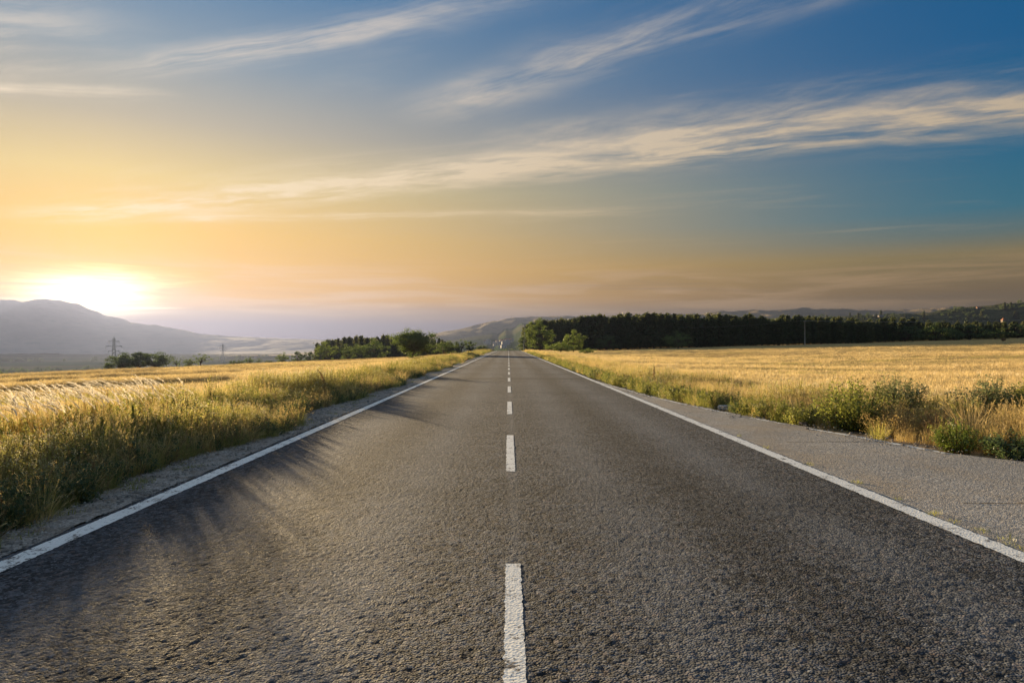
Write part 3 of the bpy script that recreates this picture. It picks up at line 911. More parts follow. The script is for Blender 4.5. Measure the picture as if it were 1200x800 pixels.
def gn_scatter(name, pts, rots, scl, idx, label, collection=None, cat=None):
    """one object whose points carry instances of the kit"""
    me = bpy.data.meshes.new(name)
    n = len(pts)
    me.vertices.add(n); me.vertices.foreach_set('co', np.asarray(pts, dtype=np.float32).ravel())
    at = me.attributes.new('rot', 'FLOAT_VECTOR', 'POINT'); at.data.foreach_set('vector', np.asarray(rots, dtype=np.float32).ravel())
    at = me.attributes.new('scl', 'FLOAT_VECTOR', 'POINT'); at.data.foreach_set('vector', np.asarray(scl, dtype=np.float32).ravel())
    at = me.attributes.new('idx', 'INT', 'POINT'); at.data.foreach_set('value', np.asarray(idx, dtype=np.int32))
    o = obj(name, me)
    ng = bpy.data.node_groups.new(name + '_scatter', 'GeometryNodeTree')
    ng.interface.new_socket('Geometry', in_out='INPUT', socket_type='NodeSocketGeometry')
    ng.interface.new_socket('Geometry', in_out='OUTPUT', socket_type='NodeSocketGeometry')
    gi = ng.nodes.new('NodeGroupInput'); go = ng.nodes.new('NodeGroupOutput')
    ip = ng.nodes.new('GeometryNodeInstanceOnPoints')
    ci = ng.nodes.new('GeometryNodeCollectionInfo')
    ci.inputs['Collection'].default_value = collection or kit_col
    ci.inputs['Separate Children'].default_value = True
    ci.inputs['Reset Children'].default_value = True
    def na(nm, dt):
        q = ng.nodes.new('GeometryNodeInputNamedAttribute'); q.data_type = dt; q.inputs['Name'].default_value = nm
        return q.outputs['Attribute']
    ng.links.new(gi.outputs[0], ip.inputs['Points'])
    ng.links.new(ci.outputs[0], ip.inputs['Instance'])
    ip.inputs['Pick Instance'].default_value = True
    ng.links.new(na('idx', 'INT'), ip.inputs['Instance Index'])
    e2r = ng.nodes.new('FunctionNodeEulerToRotation')
    ng.links.new(na('rot', 'FLOAT_VECTOR'), e2r.inputs[0])
    ng.links.new(e2r.outputs[0], ip.inputs['Rotation'])
    ng.links.new(na('scl', 'FLOAT_VECTOR'), ip.inputs['Scale'])
    ng.links.new(ip.outputs[0], go.inputs[0])
    mod = o.modifiers.new('scatter', 'NODES'); mod.node_group = ng
    tag(o, label, cat, kind='stuff')
    return o
class Sc:
    def __init__(self): self.p = []; self.r = []; self.s = []; self.i = []
    def add(self, X, Y, idx, s, sz=None, tilt=0.12, z=None, dz_=0.0):
        n = len(X)
        Z = (ground_z(X, Y) if z is None else z) + dz_
        self.p.append(np.stack([X, Y, Z], -1))
        rr_ = np.stack([rng.normal(0, tilt, n), rng.normal(0, tilt, n), rng.uniform(0, 6.283, n)], -1)
        self.r.append(rr_)
        sz = s if sz is None else sz
        self.s.append(np.stack([s, s, sz], -1))
        self.i.append(np.asarray(idx))
    def build(self, name, label, cat=None):
        return gn_scatter(name, np.concatenate(self.p), np.concatenate(self.r), np.concatenate(self.s), np.concatenate(self.i), label, None, cat)

def ypts(n, y0, y1, pw):
    """distances spread so that the near part is denser"""
    u = rng.random(n)
    if pw == 1: return y0 * (y1 / y0) ** u
    a_ = 1 - pw
    return (y0 ** a_ + u * (y1 ** a_ - y0 ** a_)) ** (1 / a_)

# left verge -----------------------------------------------------------------
S = Sc()
def left_edge(Y): return 4.42 + 0.22 * np.sin(Y * 0.9) + 0.18 * np.sin(Y * 0.37 + 1) + 0.25 * vnoise(Y / 1.3, Y * 0, 77)
n = 7600
Y = ypts(n, 2.2, 215, 1.2)
off = rng.beta(1.1, 1.25, n) * 4.6
X = -(left_edge(Y) + off)
prof = np.clip(0.42 + off * 0.75, 0, 1.0) * np.interp(off, [0, 2.6, 4.6], [1, 1, .62])
patch = fbm(X / 1.7, Y / 1.7, 3, 51)
s_ = prof * (0.84 + 0.95 * patch) * rng.uniform(.75, 1.15, n)
s_ = np.clip(s_ * .74 * np.interp(Y, [5, 9, 16], [.86, .88, 1]), .18, .95)
pn = fbm(X / 2.3, Y / 2.3, 2, 61) + 0.25 * rng.normal(0, 1, n) * 0.6
idx = np.select([pn < -.22, pn < -.06, pn < .05, pn < .15, pn < .25, pn < .33], [5, 2, 6, 7, 0, 7], default=rng.choice([0, 6, 2, 5, 8, 7], n))
S.add(X, Y, idx, s_ * np.interp(Y, [2, 20, 60, 200], [1, 1.05, 1.3, 1.7]) ** 0.7, s_, 0.12)
# low fringe next to the gravel
n = 2600
Y = ypts(n, 2.5, 120, 1.3); off = np.abs(rng.normal(0, .35, n)); X = -(left_edge(Y) - 0.12 + off)
S.add(X, Y, rng.choice([3, 1, 4, 8, 9, 10, 4], n), rng.uniform(.35, .7, n), None, .25)
left_verge = S.build('verge_grass_left', 'tall mixed golden and green grass along the left verge')
S = Sc()
# tufts sprinkled on the gravel
n = 900
Y = ypts(n, 3.0, 60, 1.4); X = -(3.75 + rng.beta(1.6, 1.0, n) * 0.95)
keep = fbm(X / .35, Y / .5, 2, 91) > 0.08
S.add(X[keep], Y[keep], np.full(keep.sum(), 10), rng.uniform(.35, .9, keep.sum()), rng.uniform(.25, .6, keep.sum()), .2, 0.022 - 0.045 * sstep(-X[keep], 3.7, 5.2))
# weeds in the joint between edge line and lay-by
jy = np.array([6.05, 6.0, 5.75, 5.5, 5.45, 5.05, 4.95, 4.7, 7.4, 7.35, 6.6, 8.6, 8.5, 9.9, 11.2, 5.2]); jx = 3.75 + rng.uniform(-.01, .05, len(jy))
S.add(jx, jy, np.full(len(jy), 10), rng.uniform(.3, .6, len(jy)), rng.uniform(.18, .4, len(jy)), .2, np.full(len(jy), 0.035))
S.build('shoulder_weeds', 'small green weed tufts growing through the gravel shoulder')

S = Sc()
n = 700
Y = ypts(n, 3.0, 40, 1.3); X = -(3.55 + rng.beta(1.3, 1.2, n) * 1.1)
S.add(X, Y, np.full(n, 15), rng.uniform(.5, 1.2, n), None, 0.0, 0.024 - 0.045 * sstep(-X, 3.7, 5.2))
n = 110
Y = ypts(n, 5.0, 28, 1.2); X = np.interp(Y, *LBX) + np.abs(rng.normal(0, .16, n)) - .06
S.add(X, Y, np.full(n, 15), rng.uniform(.5, 1.2, n), None, 0.0, np.full(n, 0.040))
S.build('loose_gravel', 'loose grey pebbles scattered along both road edges')
# right verge ----------------------------------------------------------------
S = Sc()
CLEAR = [(6.40, 12.6, .72), (5.62, 13.2, .32), (7.45, 13.0, .5), (7.2, 12.3, .4), (8.0, 10.9, .5), (8.4, 10.6, .45), (6.55, 11.6, .62), (6.95, 10.9, .35), (6.55, 9.95, .45), (6.85, 9.2, .5), (8.25, 11.7, .5), (8.75, 11.3, .4), (5.45, 18.0, .4), (4.85, 23.0, .4),
         (6.0, 11.9, .5), (6.2, 10.6, .5), (5.9, 12.4, .4), (5.16, 16.2, .35), (5.3, 15.8, .3), (6.4, 9.0, .5)]
def clear_of_bushes(X, Y, f_=0.55):
    k = np.ones(len(X), bool)
    for (cx_, cy_, r_) in CLEAR:
        k &= (X - cx_) ** 2 + (Y - cy_) ** 2 > r_ * r_ * f_
    return k
def right_edge(Y): return np.maximum(np.interp(Y, *LBX) + 0.25, 4.05) + 0.10 * np.sin(Y * 1.1) + 0.22 * vnoise(Y / 0.9, Y * 0, 78) + 0.12 + 0.30 * sstep(Y, 11.5, 9.5)
n = 8200
Y = ypts(n, 6.5, 215, 1.22)
off = rng.beta(1.05, 1.3, n) * 4.4
X = right_edge(Y) + off
prof = np.clip(0.38 + off * 0.55, 0, .95) * np.interp(off, [0, 2.2, 4.4], [1, .95, .5])
s_ = np.clip(prof * (0.72 + .4 * fbm(X / 1.9, Y / 1.9, 3, 151)) * rng.uniform(.7, 1.1, n), .18, .9)
pn = fbm(X / 2.0, Y / 2.0, 2, 161) + .15 * rng.normal(0, 1, n)
idx = np.select([pn < -.25, pn < -.05, pn < .12, pn < .2, pn < .27, pn < .34], [2, 0, 1, 9, 3, 5], default=rng.choice([0, 6, 7, 1, 3], n))
keep = clear_of_bushes(X, Y)
X, Y, idx, s_ = X[keep], Y[keep], idx[keep], s_[keep]
S.add(X, Y, idx, s_ * np.interp(Y, [2, 20, 60, 200], [1, 1.05, 1.3, 1.7]) ** 0.7, s_, .12)
n = 2600
Y = ypts(n, 7, 150, 1.2); off = np.abs(rng.normal(0, .35, n)); X = right_edge(Y) - 0.05 + off
keep = clear_of_bushes(X, Y, 1.1); X, Y = X[keep], Y[keep]; n = len(X)
S.add(X, Y, rng.choice([7, 6, 8, 4, 3, 1, 7], n), rng.uniform(.35, .75, n), None, .25)
S.build('verge_grass_right', 'dry golden grass and weeds along the right verge')

# stubble on the fields ------------------------------------------------------
S = Sc()
n = 15000
Y = ypts(n, 9, 128, 1.0); X = -(9.0 + rng.random(n) ** 1.25 * (Y * 0.80 + 6))
rowk = vnoise((X * 0.02 + Y * 0.25), X * 0.01, 5)
S.add(X, Y, np.where(fbm(X / 9, Y / 4, 2, 44) > .16, 13, 11), rng.uniform(.7, 1.3, n) * np.interp(Y, [10, 60, 130], [1, 1.3, 1.9]), rng.uniform(.35, .75, n) * (1 + .8 * rowk), .1)
S.build('field_stubble_left', 'cut straw stubble standing on the left field')
S = Sc()
n = 20000
Y = ypts(n, 11, 225, 1.0); X = 8.8 + rng.random(n) ** 1.2 * (Y * 0.80 + 6)
k_ = np.abs(((Y + 0.14 * X + 0.6 * np.sin(X * .05)) % 13.0) - 6.5) > 0.45
X, Y = X[k_], Y[k_]; n = len(X)
rowk = vnoise((X * 0.02 + Y * 0.22), X * 0.01, 6)
S.add(X, Y, np.where(fbm(X / 9, Y / 4, 2, 45) > .20, 13, 11), rng.uniform(.7, 1.3, n) * np.interp(Y, [10, 60, 220], [1, 1.35, 2.2]), rng.uniform(.35, .75, n) * (1 + 1.4 * rowk), .1)
S.build('field_stubble_right', 'tall golden straw stubble standing on the right field')
S = Sc()
for (x0, y0, x1, y1, nn) in ((-46, 30, -15.5, 37.5, 420), (-75, 50, -24, 60, 420), (-95, 72, -40, 80, 380), (-110, 92, -50, 98, 300)):
    t = rng.random(nn)
    S.add(x0 + (x1 - x0) * t + rng.normal(0, .2, nn), y0 + (y1 - y0) * t + rng.normal(0, .35, nn) + 0.8 * np.sin(t * 9), np.full(nn, 12), rng.uniform(.7, 1.3, nn), rng.uniform(.8, 1.6, nn), .1)
S.build('straw_swaths', 'pale windrows of loose straw lying across the left field')

# ------------------------------------------------------------------ single plants on the verges
def bush_meshes(seed, w, h, nst, leaf_l, leaf_w, nleaf, upright=0.5):
    r_ = random.Random(seed); st = MB(); lf = MB()
    for i in range(nst):
        az = r_.uniform(0, 6.283); rr_ = math.sqrt(r_.random())
        hx = math.cos(az) * rr_ * w * 0.5; hy = math.sin(az) * rr_ * w * 0.5
        ht = h * (1 - (1 - upright) * rr_ ** 2) * r_.uniform(.7, 1.05)
        b = Vector((hx * .25, hy * .25, -.03)); top = Vector((hx, hy, ht))
        mid = b.lerp(top, .5) + Vector((hx * .08, hy * .08, h * .04))
        st.tube([b, mid, top], [.008, .005, .002], 4, r_.random(), False)
        for q in range(nleaf):
            u = r_.random() ** .75
            c = (b.lerp(mid, u * 2) if u < .5 else mid.lerp(top, u * 2 - 1)) + rv(r_) * r_.uniform(.02, .12) * (h + w) * .5
            if c.z < .01: c.z = r_.uniform(.01, .08)
            nn = rv(r_); nn.z = abs(nn.z) + .3
            leafq(lf, c, nn, leaf_l * r_.uniform(.6, 1.3), leaf_w * r_.uniform(.6, 1.3), r_.random(), r_)
    return st.mesh('stems'), lf.mesh('leaves')
def bush(name, x, y, w, h, kind, label, cat, seed, nst=34, ll=.05, lw=.02, nleaf=60, up=.55, group=None):
    root = empty(name, (x, y, gz(x, y) + .01), 0.0)
    tag(root, label, cat, group)
    a_, b_ = bush_meshes(seed, w, h, nst, ll, lw, nleaf, up)
    obj('stems', a_, M['brown'], root); obj('leaves', b_, M[kind], root)
    return root
bush('leafy_bush', 6.40, 12.6, 1.55, .95, 'green', 'large dark green leafy bush, tallest on the right verge beside the lay-by', 'bush', 201, 60, .06, .030, 95)
bush('leafy_bush', 5.62, 13.2, .75, .42, 'green', 'low green bush at the left foot of the large dark green bush', 'bush', 202, 26, .045, .022, 60)
bush('leafy_bush', 7.45, 13.0, .95, .92, 'blue', 'grey-green feathery bush behind the rounded tan bush', 'bush', 203, 50, .06, .018, 95, .75)
bush('dry_bush', 6.55, 11.6, 1.20, .68, 'dry', 'rounded tan drying bush in front of the grey-green one', 'bush', 204, 60, .03, .008, 80, .5)
bush('dry_bush', 6.95, 10.9, .70, .62, 'brown', 'brown dead weed clump between tan bush and bright low shrub', 'bush', 205, 36, .03, .009, 70, .6)
bush('leafy_bush', 6.55, 9.95, .78, .46, 'leafB', 'bright yellow-green low shrub at the end of the lay-by line', 'shrub', 206, 40, .035, .016, 85, .5)
bush('leafy_bush', 6.85, 9.2, .95, .40, 'dark', 'dark green low shrub at the right edge of the picture', 'shrub', 207, 40, .05, .024, 70, .5)
bush('leafy_bush', 8.25, 11.7, 1.10, .85, 'blue', 'grey-green weed clump left of the two by the right picture edge', 'bush', 208, 50, .065, .02, 90, .8)
bush('leafy_bush', 8.75, 11.3, .95, .88, 'green', 'tall green weed clump touching the right picture edge', 'bush', 209, 46, .065, .02, 90, .8)
bush('leafy_bush', 5.45, 18.0, .85, .42, 'leafB', 'yellow-green low shrub left of the pale concrete block', 'shrub', 210, 34, .05, .022, 60)
bush('thistle', 4.85, 23.0, .85, .62, 'blue', 'grey thistle clump where the lay-by begins', 'thistle', 211, 40, .05, .014, 60, .6)
bush('dry_bush', 6.1, 17.2, .8, .5, 'dry', 'straw-coloured grass mound behind the concrete block', 'bush', 212, 40, .05, .01, 60, .6)
# arching straw clump
def straw_clump(x, y, label, seed):
    root = empty('straw_clump', (x, y, gz(x, y)))
    tag(root, label, 'grass clump')
    mb, hb = grass_tuft(seed, 130, .45, .85, .16, .85, .010, None, .3, segs=5)
    obj('blades', mb.mesh('blades'), M['straw'], root); tag(obj('seed_heads', hb.mesh('seed_heads'), M['dry'], root), kind='stuff')
straw_clump(7.05, 10.35, 'arching pale straw clump above the bright yellow-green shrub', 221)
straw_clump(7.75, 9.75, 'arching straw clump behind the dark low shrub at right', 223)

# wind-bent feather grass on the left verge
def feather_grass(x, y, nst, spread, label, seed):
    r_ = random.Random(seed)
    root = empty('feather_grass', (x, y, gz(x, y)))
    tag(root, label, 'feather grass', 'wind-bent feather grass clumps')
    st = MB(); pm = MB()
    for i in range(nst):
        b = Vector((r_.gauss(0, spread), r_.gauss(0, spread), -.02))
        h = r_.uniform(.70, .98); ln = r_.uniform(.08, .22)
        az = r_.gauss(3.3, .35)
        d = Vector((math.cos(az), math.sin(az), 0))
        p0 = b; p1 = b + d * ln * .3 + Vector((0, 0, h * .6)); p2 = b + d * ln + Vector((0, 0, h))
        st.tube([p0, p1, p2], [.002, .0018, .0012], 3, .5, False)
        # plume: a drooping comb of fine hairs
        L = r_.uniform(.18, .30)
        prev = p2; ang = r_.uniform(.7, 1.1)
        for q in range(12):
            u = q / 11
            a2 = ang - u * r_.uniform(.5, .9)
            nxt = prev + (d * math.cos(a2) + Vector((0, 0, math.sin(a2)))) * L / 12
            for e in range(3):
                hd = (nxt - prev).normalized() + rv(r_) * .35
                w = Vector((-d.y, d.x, r_.uniform(-.6, .6))).normalized() * (.0075 * (1 - .5 * u))
                pm.put([prev - w, prev + w, prev + hd * .05], [(0, 1, 2)], r_.random())
            prev = nxt
    obj('stems', st.mesh('stems'), M['dry'], root); obj('plumes', pm.mesh('plumes'), M['plume'], root)
feather_grass(-6.00, 8.05, 60, .26, 'pale feather grass clump nearest the left picture edge, bent by wind', 231)
feather_grass(-5.75, 8.75, 75, .22, 'bright feather grass clump second from the left picture edge', 232)
feather_grass(-5.70, 9.9, 75, .24, 'bright feather grass clump third from the left picture edge', 233)
feather_grass(-5.60, 10.9, 45, .28, 'small feather grass clump furthest from the left picture edge', 234)

def spike(x, y, h, bend, label, seed, m_='dark', lean=(0, 0)):
    r_ = random.Random(seed)
    root = empty('mullein', (x, y, gz(x, y)))
    tag(root, label, 'mullein')
    st = MB(); lf = MB(); fl = MB()
    pts = []
    for i in range(9):
        u = i / 8
        pts.append(Vector((bend * u * u + lean[0] * u, lean[1] * u, h * u - abs(bend) * .3 * u ** 3)))
    st.tube(pts, [.010 * (1 - .6 * i / 8) for i in range(9)], 5, .5, False)
    for i in range(46):
        u = r_.uniform(.05, .6); c = pts[int(u * 8)]
        o = rv(r_); o.z = abs(o.z) * .5
        leafq(lf, c + o * .10 * (1 - u), rv(r_) + Vector((0, 0, .5)), .11 * (1.1 - u), .045 * (1.1 - u), r_.random(), r_)
    for i in range(170):
        u = r_.uniform(.58, 1.0); k0 = min(7, int(u * 8)); c = pts[k0].lerp(pts[k0 + 1], u * 8 - k0)
        leafq(fl, c + rv(r_) * .034 * max(.12, 2.4 - u * 2.3), rv(r_), .034, .022, r_.random(), r_)
    obj('stem', st.mesh('stem'), M['brown'], root); obj('leaves', lf.mesh('leaves'), M[m_], root); obj('flower_spike', fl.mesh('flower_spike'), M['brown' if m_ == 'brown' else 'green'], root)
spike(-5.35, 9.0, .66, .02, 'dark upright mullein spike nearest the camera on left verge', 241)
spike(-5.35, 9.8, .74, -.03, 'slimmer upright mullein spike behind the nearest one', 242, 'blue')
spike(-5.3, 19.6, 1.02, -.42, 'brown arching mullein spike bent over towards the road', 243, 'brown', (0.25, 0))
spike(4.95, 23.3, .88, .03, 'brown dead mullein spike standing over the thistle clump', 244, 'brown')

# pale concrete block on the lay-by edge
def rough_block(name, c, s, rz, m_, label, cat, seed):
    r_ = random.Random(seed); mb = MB()
    nx_, ny_, nz_ = 5, 3, 3
    mb2 = []
    import bmesh
    bm = bmesh.new()
    bmesh.ops.create_cube(bm, size=1.0)
    bmesh.ops.subdivide_edges(bm, edges=bm.edges[:], cuts=3, use_grid_fill=True)
    for v in bm.verts:
        d = v.co.copy()
        rnd = 1.0 - .10 * max(0, (abs(d.x) * 2) ** 6 * (abs(d.z) * 2) ** 6)
        v.co = Vector((d.x * s[0] * rnd, d.y * s[1] * rnd, d.z * s[2])) + Vector((r_.gauss(0, .006), r_.gauss(0, .006), r_.gauss(0, .005)))
    me = bpy.data.meshes.new(name); bm.to_mesh(me); bm.free()
    o = obj(name, me, m_, None, c, rz); tag(o, label, cat)
    return o
rough_block('concrete_block', (5.16, 16.2, .06), (.30, .22, .09), .4, M['concrete'], 'pale concrete block lying at the lay-by edge', 'block', 5)
rough_block('stone', (4.98, 17.0, .055), (.16, .12, .07), 1.1, M['stone'], 'small pale stone beside the concrete block', 'stone', 6)
rough_block('stone', (5.62, 13.0, .045), (.14, .10, .05), .3, M['stone'], 'flat pale stone at the foot of the low green bush', 'stone', 7)

# ------------------------------------------------------------------ trees
def broadleaf(seed, H, W, trunk_h, nclump, per, leaf, flat=0.5):
    r_ = random.Random(seed); wood = MB(); lv = MB()
    lean = Vector((r_.uniform(-.05, .05) * H, r_.uniform(-.05, .05) * H, 0))
    tt = Vector((0, 0, trunk_h)) + lean * .4
    tr = 0.028 * H + 0.03
    wood.tube([(0, 0, -.3), (0, 0, trunk_h * .4), tt], [tr * 1.25, tr, tr * .8], 8)
    low_ = trunk_h * .55
    cz = low_ + (H - low_) * .5
    rz_ = (H - trunk_h * .55) * .5
    cs = []
    for i in range(nclump):
        d = rv(r_)
        k = r_.uniform(.40, 1.0)
        c = Vector((d.x * W * .5 * k, d.y * W * .5 * k, cz + d.z * rz_ * k)) + lean
        if c.z < trunk_h * .55: c.z = trunk_h * .55 + r_.uniform(0, .1) * H
        cs.append(c)
        if i % 2 == 0:
            m1 = tt.lerp(c, .5) + Vector((0, 0, .06 * H))
            wood.tube([tt - Vector((0, 0, trunk_h * r_.uniform(0, .3))), m1, c], [tr * .5, tr * .3, tr * .1], 5)
    for c in cs:
        cr_ = W * r_.uniform(.065, .165)
        t0 = r_.random()
        for q in range(per):
            o = rv(r_) * cr_ * r_.random() ** .45; o.z *= .75
            nn = (o.normalized() + rv(r_) * .8)
            s = leaf * r_.uniform(.6, 1.35)
            leafq(lv, c + o, nn, s, s * .62, min(1, max(0, t0 * .7 + r_.uniform(0, .3))), r_)
    return wood.mesh('trunk'), lv.mesh('crown')
def pine_tree_mesh(seed, H, W):
    r_ = random.Random(seed); wood = MB(); lv = MB()
    wood.tube([(0, 0, -.3), (0, 0, H * .5), (0, 0, H * .97)], [.018 * H, .012 * H, .003 * H], 6)
    lev = 17
    for i in range(lev):
        u = (i + .5) / lev
        z = H * (.04 + .94 * u)
        rad = W * .5 * min(1.0, (1 - u) * 1.25) * r_.uniform(.8, 1.15) + .06
        nb = 9 if u < .7 else 6
        a0 = r_.uniform(0, 6.28)
        for b_ in range(nb):
            an = a0 + 6.283 * b_ / nb + r_.uniform(-.3, .3)
            rr_ = rad * r_.uniform(.6, 1.1)
            d = Vector((math.cos(an), math.sin(an), 0))
            t0 = r_.random()
            wood.tube([(0, 0, z), d * rr_ * .8 + Vector((0, 0, z + rr_ * .12))], [.012 * W, .004 * W], 3, .5, False)
            for q in range(9):
                k = r_.uniform(.25, 1.0)
                c = d * rr_ * k + Vector((r_.gauss(0, .10 * W), r_.gauss(0, .10 * W), z + rr_ * k * .15 + r_.gauss(0, .02 * H)))
                leafq(lv, c, rv(r_) + Vector((0, 0, .4)), .085 * W * 2.2, .05 * W * 2, t0 * .6 + r_.uniform(0, .4), r_)
    for q in range(14):
        leafq(lv, Vector((r_.gauss(0, .03 * W), r_.gauss(0, .03 * W), H * r_.uniform(.93, 1.03))), rv(r_), .12 * W, .04 * W, r_.random(), r_)
    return wood.mesh('trunk'), lv.mesh('crown')

PINES = [pine_tree_mesh(300 + i, 10.0, (3.6, 4.2, 3.2, 4.6, 3.9)[i]) for i in range(5)]
for t_, c_ in PINES:
    t_.materials.append(M['bark']); c_.materials.append(M['pine'])
BROAD = {}
def broad_proto(key, leafmat, *args):
    t_, c_ = broadleaf(*args)
    t_.materials.append(M['bark']); c_.materials.append(M[leafmat])
    BROAD[key] = (t_, c_)
broad_proto('round', 'leafA', 401, 6.0, 6.6, .5, 46, 95, .22)
broad_proto('spread', 'leafA', 402, 6.0, 9.0, 1.6, 60, 95, .22)
broad_proto('big', 'leafA', 403, 6.0, 8.0, 1.3, 120, 170, .19)
broad_proto('tall', 'leafB', 404, 10.0, 8.0, .5, 80, 120, .26)
broad_proto('bright', 'leafB', 405, 6.0, 6.4, .4, 60, 110, .20)
broad_proto('open', 'leafA', 406, 5.0, 5.6, 1.8, 22, 60, .20)
broad_proto('shrub', 'leafD', 407, 4.0, 6.4, .1, 60, 100, .20)
broad_proto('shrub2', 'leafB', 408, 2.2, 5.2, .35, 50, 90, .13)
broad_proto('bushy', 'leafD', 409, 6.0, 6.0, .2, 50, 100, .22)
PROTO_H = dict(round=6., spread=6., big=6., tall=10., bright=6., open=5., shrub=4., shrub2=2.2, bushy=6.)
PROTO_W = dict(round=6.6, spread=9., big=8., tall=8., bright=6.4, open=5.6, shrub=6.4, shrub2=5.2, bushy=6.0)
def put_tree(name, meshes, x, y, sxy, sz, label, group=None, cat='tree', rz=None, z=None):
    root = empty(name, (x, y, gz(x, y) if z is None else z), random.uniform(0, 6.28) if rz is None else rz, (sxy, sxy, sz))
    tag(root, label, cat, group)
    obj('trunk', meshes[0], None, root); obj('crown', meshes[1], None, root)
    return root
def tree_at(name, key, px, top, wpx, Y, label, group=None, cat='tree', base=None):
    """a tree standing at distance Y whose crown top and width match its real size"""
    x = P(px, Y); z0 = gz(x, Y) if base is None else base
    h = Zof(top, Y) - z0; w = wpx / F * Y
    return put_tree(name, BROAD[key], x, Y, w / PROTO_W[key], h / PROTO_H[key], label, group, cat, z=z0)
# left side
tree_at('rounded_tree', 'shrub', 143, 413.5, 40, 168, 'leftmost dark rounded tree of the clump below the pylon')
tree_at('rounded_tree', 'bushy', 163, 410.5, 42, 172, 'middle dark rounded tree of the clump below the pylon')
tree_at('rounded_tree', 'shrub', 184, 411, 44, 170, 'rightmost dark rounded tree of the clump below the pylon')
tree_at('small_tree', 'shrub', 129, 426, 12, 166, 'low bush at the left foot of the dark tree clump', cat='bush')
tree_at('small_tree', 'open', 208, 420, 16, 185, 'small sparse tree right after the dark tree clump')
tree_at('small_tree', 'round', 222, 419.5, 16, 188, 'small rounded tree left of the flat-crowned field tree')
tree_at('small_tree', 'open', 236, 414.5, 26, 186, 'flat-crowned open field tree right of the dark clump')
for i, (px, top, w, k_, lab) in enumerate(((274, 421.5, 10, 'shrub', 'first of three tiny dark trees on the left brow'), (282, 421.5, 10, 'shrub', 'second of three tiny dark trees on the left brow'),
        (292, 418, 13, 'round', 'third and tallest of three tiny trees on the left brow'), (303, 420, 12, 'open', 'thin small tree between tiny trees and lone dark bush'), (315, 421.5, 10, 'shrub', 'lone dark bush on the left field brow'))):
    tree_at('small_tree', k_, px, top, w, 190, lab)
tree_at('small_tree', 'round', 331, 412.5, 17, 200, 'leftmost tree of the row before the left pine wood')
tree_at('small_tree', 'bushy', 349, 410, 16, 205, 'second tree of the row before the left pine wood')
tree_at('small_tree', 'bushy', 364, 410.5, 17, 205, 'third tree of the row before the left pine wood')
tree_at('broadleaf_tree', 'bright', 384, 401, 28, 195, 'yellow-green tree at the left corner of the left pine wood')
tree_at('broadleaf_tree', 'round', 437, 396, 40, 190, 'mid-green rounded tree in front of the left pine wood')
tree_at('broadleaf_tree', 'round', 409, 403, 24, 192, 'low green tree between two rounded trees at left wood')
tree_at('field_tree', 'big', 484, 386, 56, 118, 'large spreading green tree standing alone before the left wood')
tree_at('broadleaf_tree', 'round', 521, 399, 34, 170, 'green tree right behind the large spreading tree')
tree_at('small_tree', 'open', 541, 398, 22, 215, 'hazy small tree near the road, left of the crest')
tree_at('small_tree', 'bushy', 551, 398.5, 16, 225, 'dark small tree nearest the road at left crest')
tree_at('small_tree', 'shrub', 566, 404, 16, 235, 'low bush left of the road at the crest', cat='bush')
tree_at('verge_shrub', 'bright', 488, 415.5, 20, 92, 'dark green shrub on the left verge below the spreading tree', cat='shrub')
tree_at('small_tree', 'round', 2, 428, 14, 300, 'small hazy tree at the left picture edge')
# right side
tree_at('broadleaf_tree', 'tall', 633, 373, 34, 205, 'tall bright green tree at the road end of the right forest')
tree_at('small_tree', 'bushy', 616, 389, 18, 222, 'dark small tree closest to the road at right crest')
tree_at('broadleaf_tree', 'bright', 672, 387.5, 28, 160, 'rounded bright green tree before the forest, right of the tall one')
tree_at('verge_shrub', 'shrub2', 657, 401, 44, 150, 'wide light green shrub thicket on the right verge', cat='shrub')
tree_at('verge_shrub', 'shrub2', 688, 408, 24, 128, 'low light green shrub right of the thicket', cat='shrub')
tree_at('broadleaf_tree', 'round', 795, 387.5, 36, 225, 'lone dark green rounded tree before the middle of the forest')
tree_at('broadleaf_tree', 'bushy', 712, 392, 30, 238, 'dark tree in the forest shade left of the lone rounded tree')
for i, (px, top, w, Y, k_, lab) in enumerate(((1062, 380, 34, 270, 'bushy', 'broad dark tree at the right end of the pines'), (1098, 378, 40, 285, 'round', 'rounded dark tree right of the pine edge'),
        (1138, 379, 42, 300, 'bushy', 'large dark tree left of the stone tower'), (1168, 385, 30, 300, 'round', 'low tree directly under the stone tower'), (1195, 378, 36, 310, 'bushy', 'dark tree at the right picture edge below the hill'),
        (1120, 386, 26, 292, 'shrub', 'low dark thicket left of the large dark tree'), (1240, 374, 46, 320, 'round', 'dark tree just past the right picture edge'))):
    tree_at('edge_tree', k_, px, top, w, Y, lab)

# pine forest: front rows are single trees, the rest one mass
pine_i = 0
def fy(px): return float(np.interp(px, [600, 640, 700, 900, 1000, 1100, 1260], [258, 246, 244, 242, 256, 285, 320]))
def ftop(px): return float(np.interp(px, [600, 622, 640, 660, 700, 760, 850, 944, 1000, 1060, 1110, 1260], [392, 381, 378, 375, 371, 370, 371, 373, 374.5, 376, 377.5, 379]))
row_label = ['tall dark pine in the front row of the right forest', 'dark pine in the second row of the right forest']
for row in range(2):
    px = 617.0 + row * 3.5
    while px < 1075:
        Yp = fy(px) + row * 4.5 + random.uniform(-1.6, 1.6)
        x = P(px, Yp); z0 = gz(x, Yp)
        h = (Zof(ftop(px) + random.uniform(-4.5, 4.5), Yp) - z0)
        k_ = random.randrange(5)
        put_tree('pine_tree', PINES[k_], x, Yp, h / 10.0 * random.uniform(.95, 1.25), h / 10.0, row_label[row], 'pines of the right forest, row %s' % ('front', 'second')[row])
        px += random.uniform(6.2, 9.5)
left_i = 0
px = 372.0
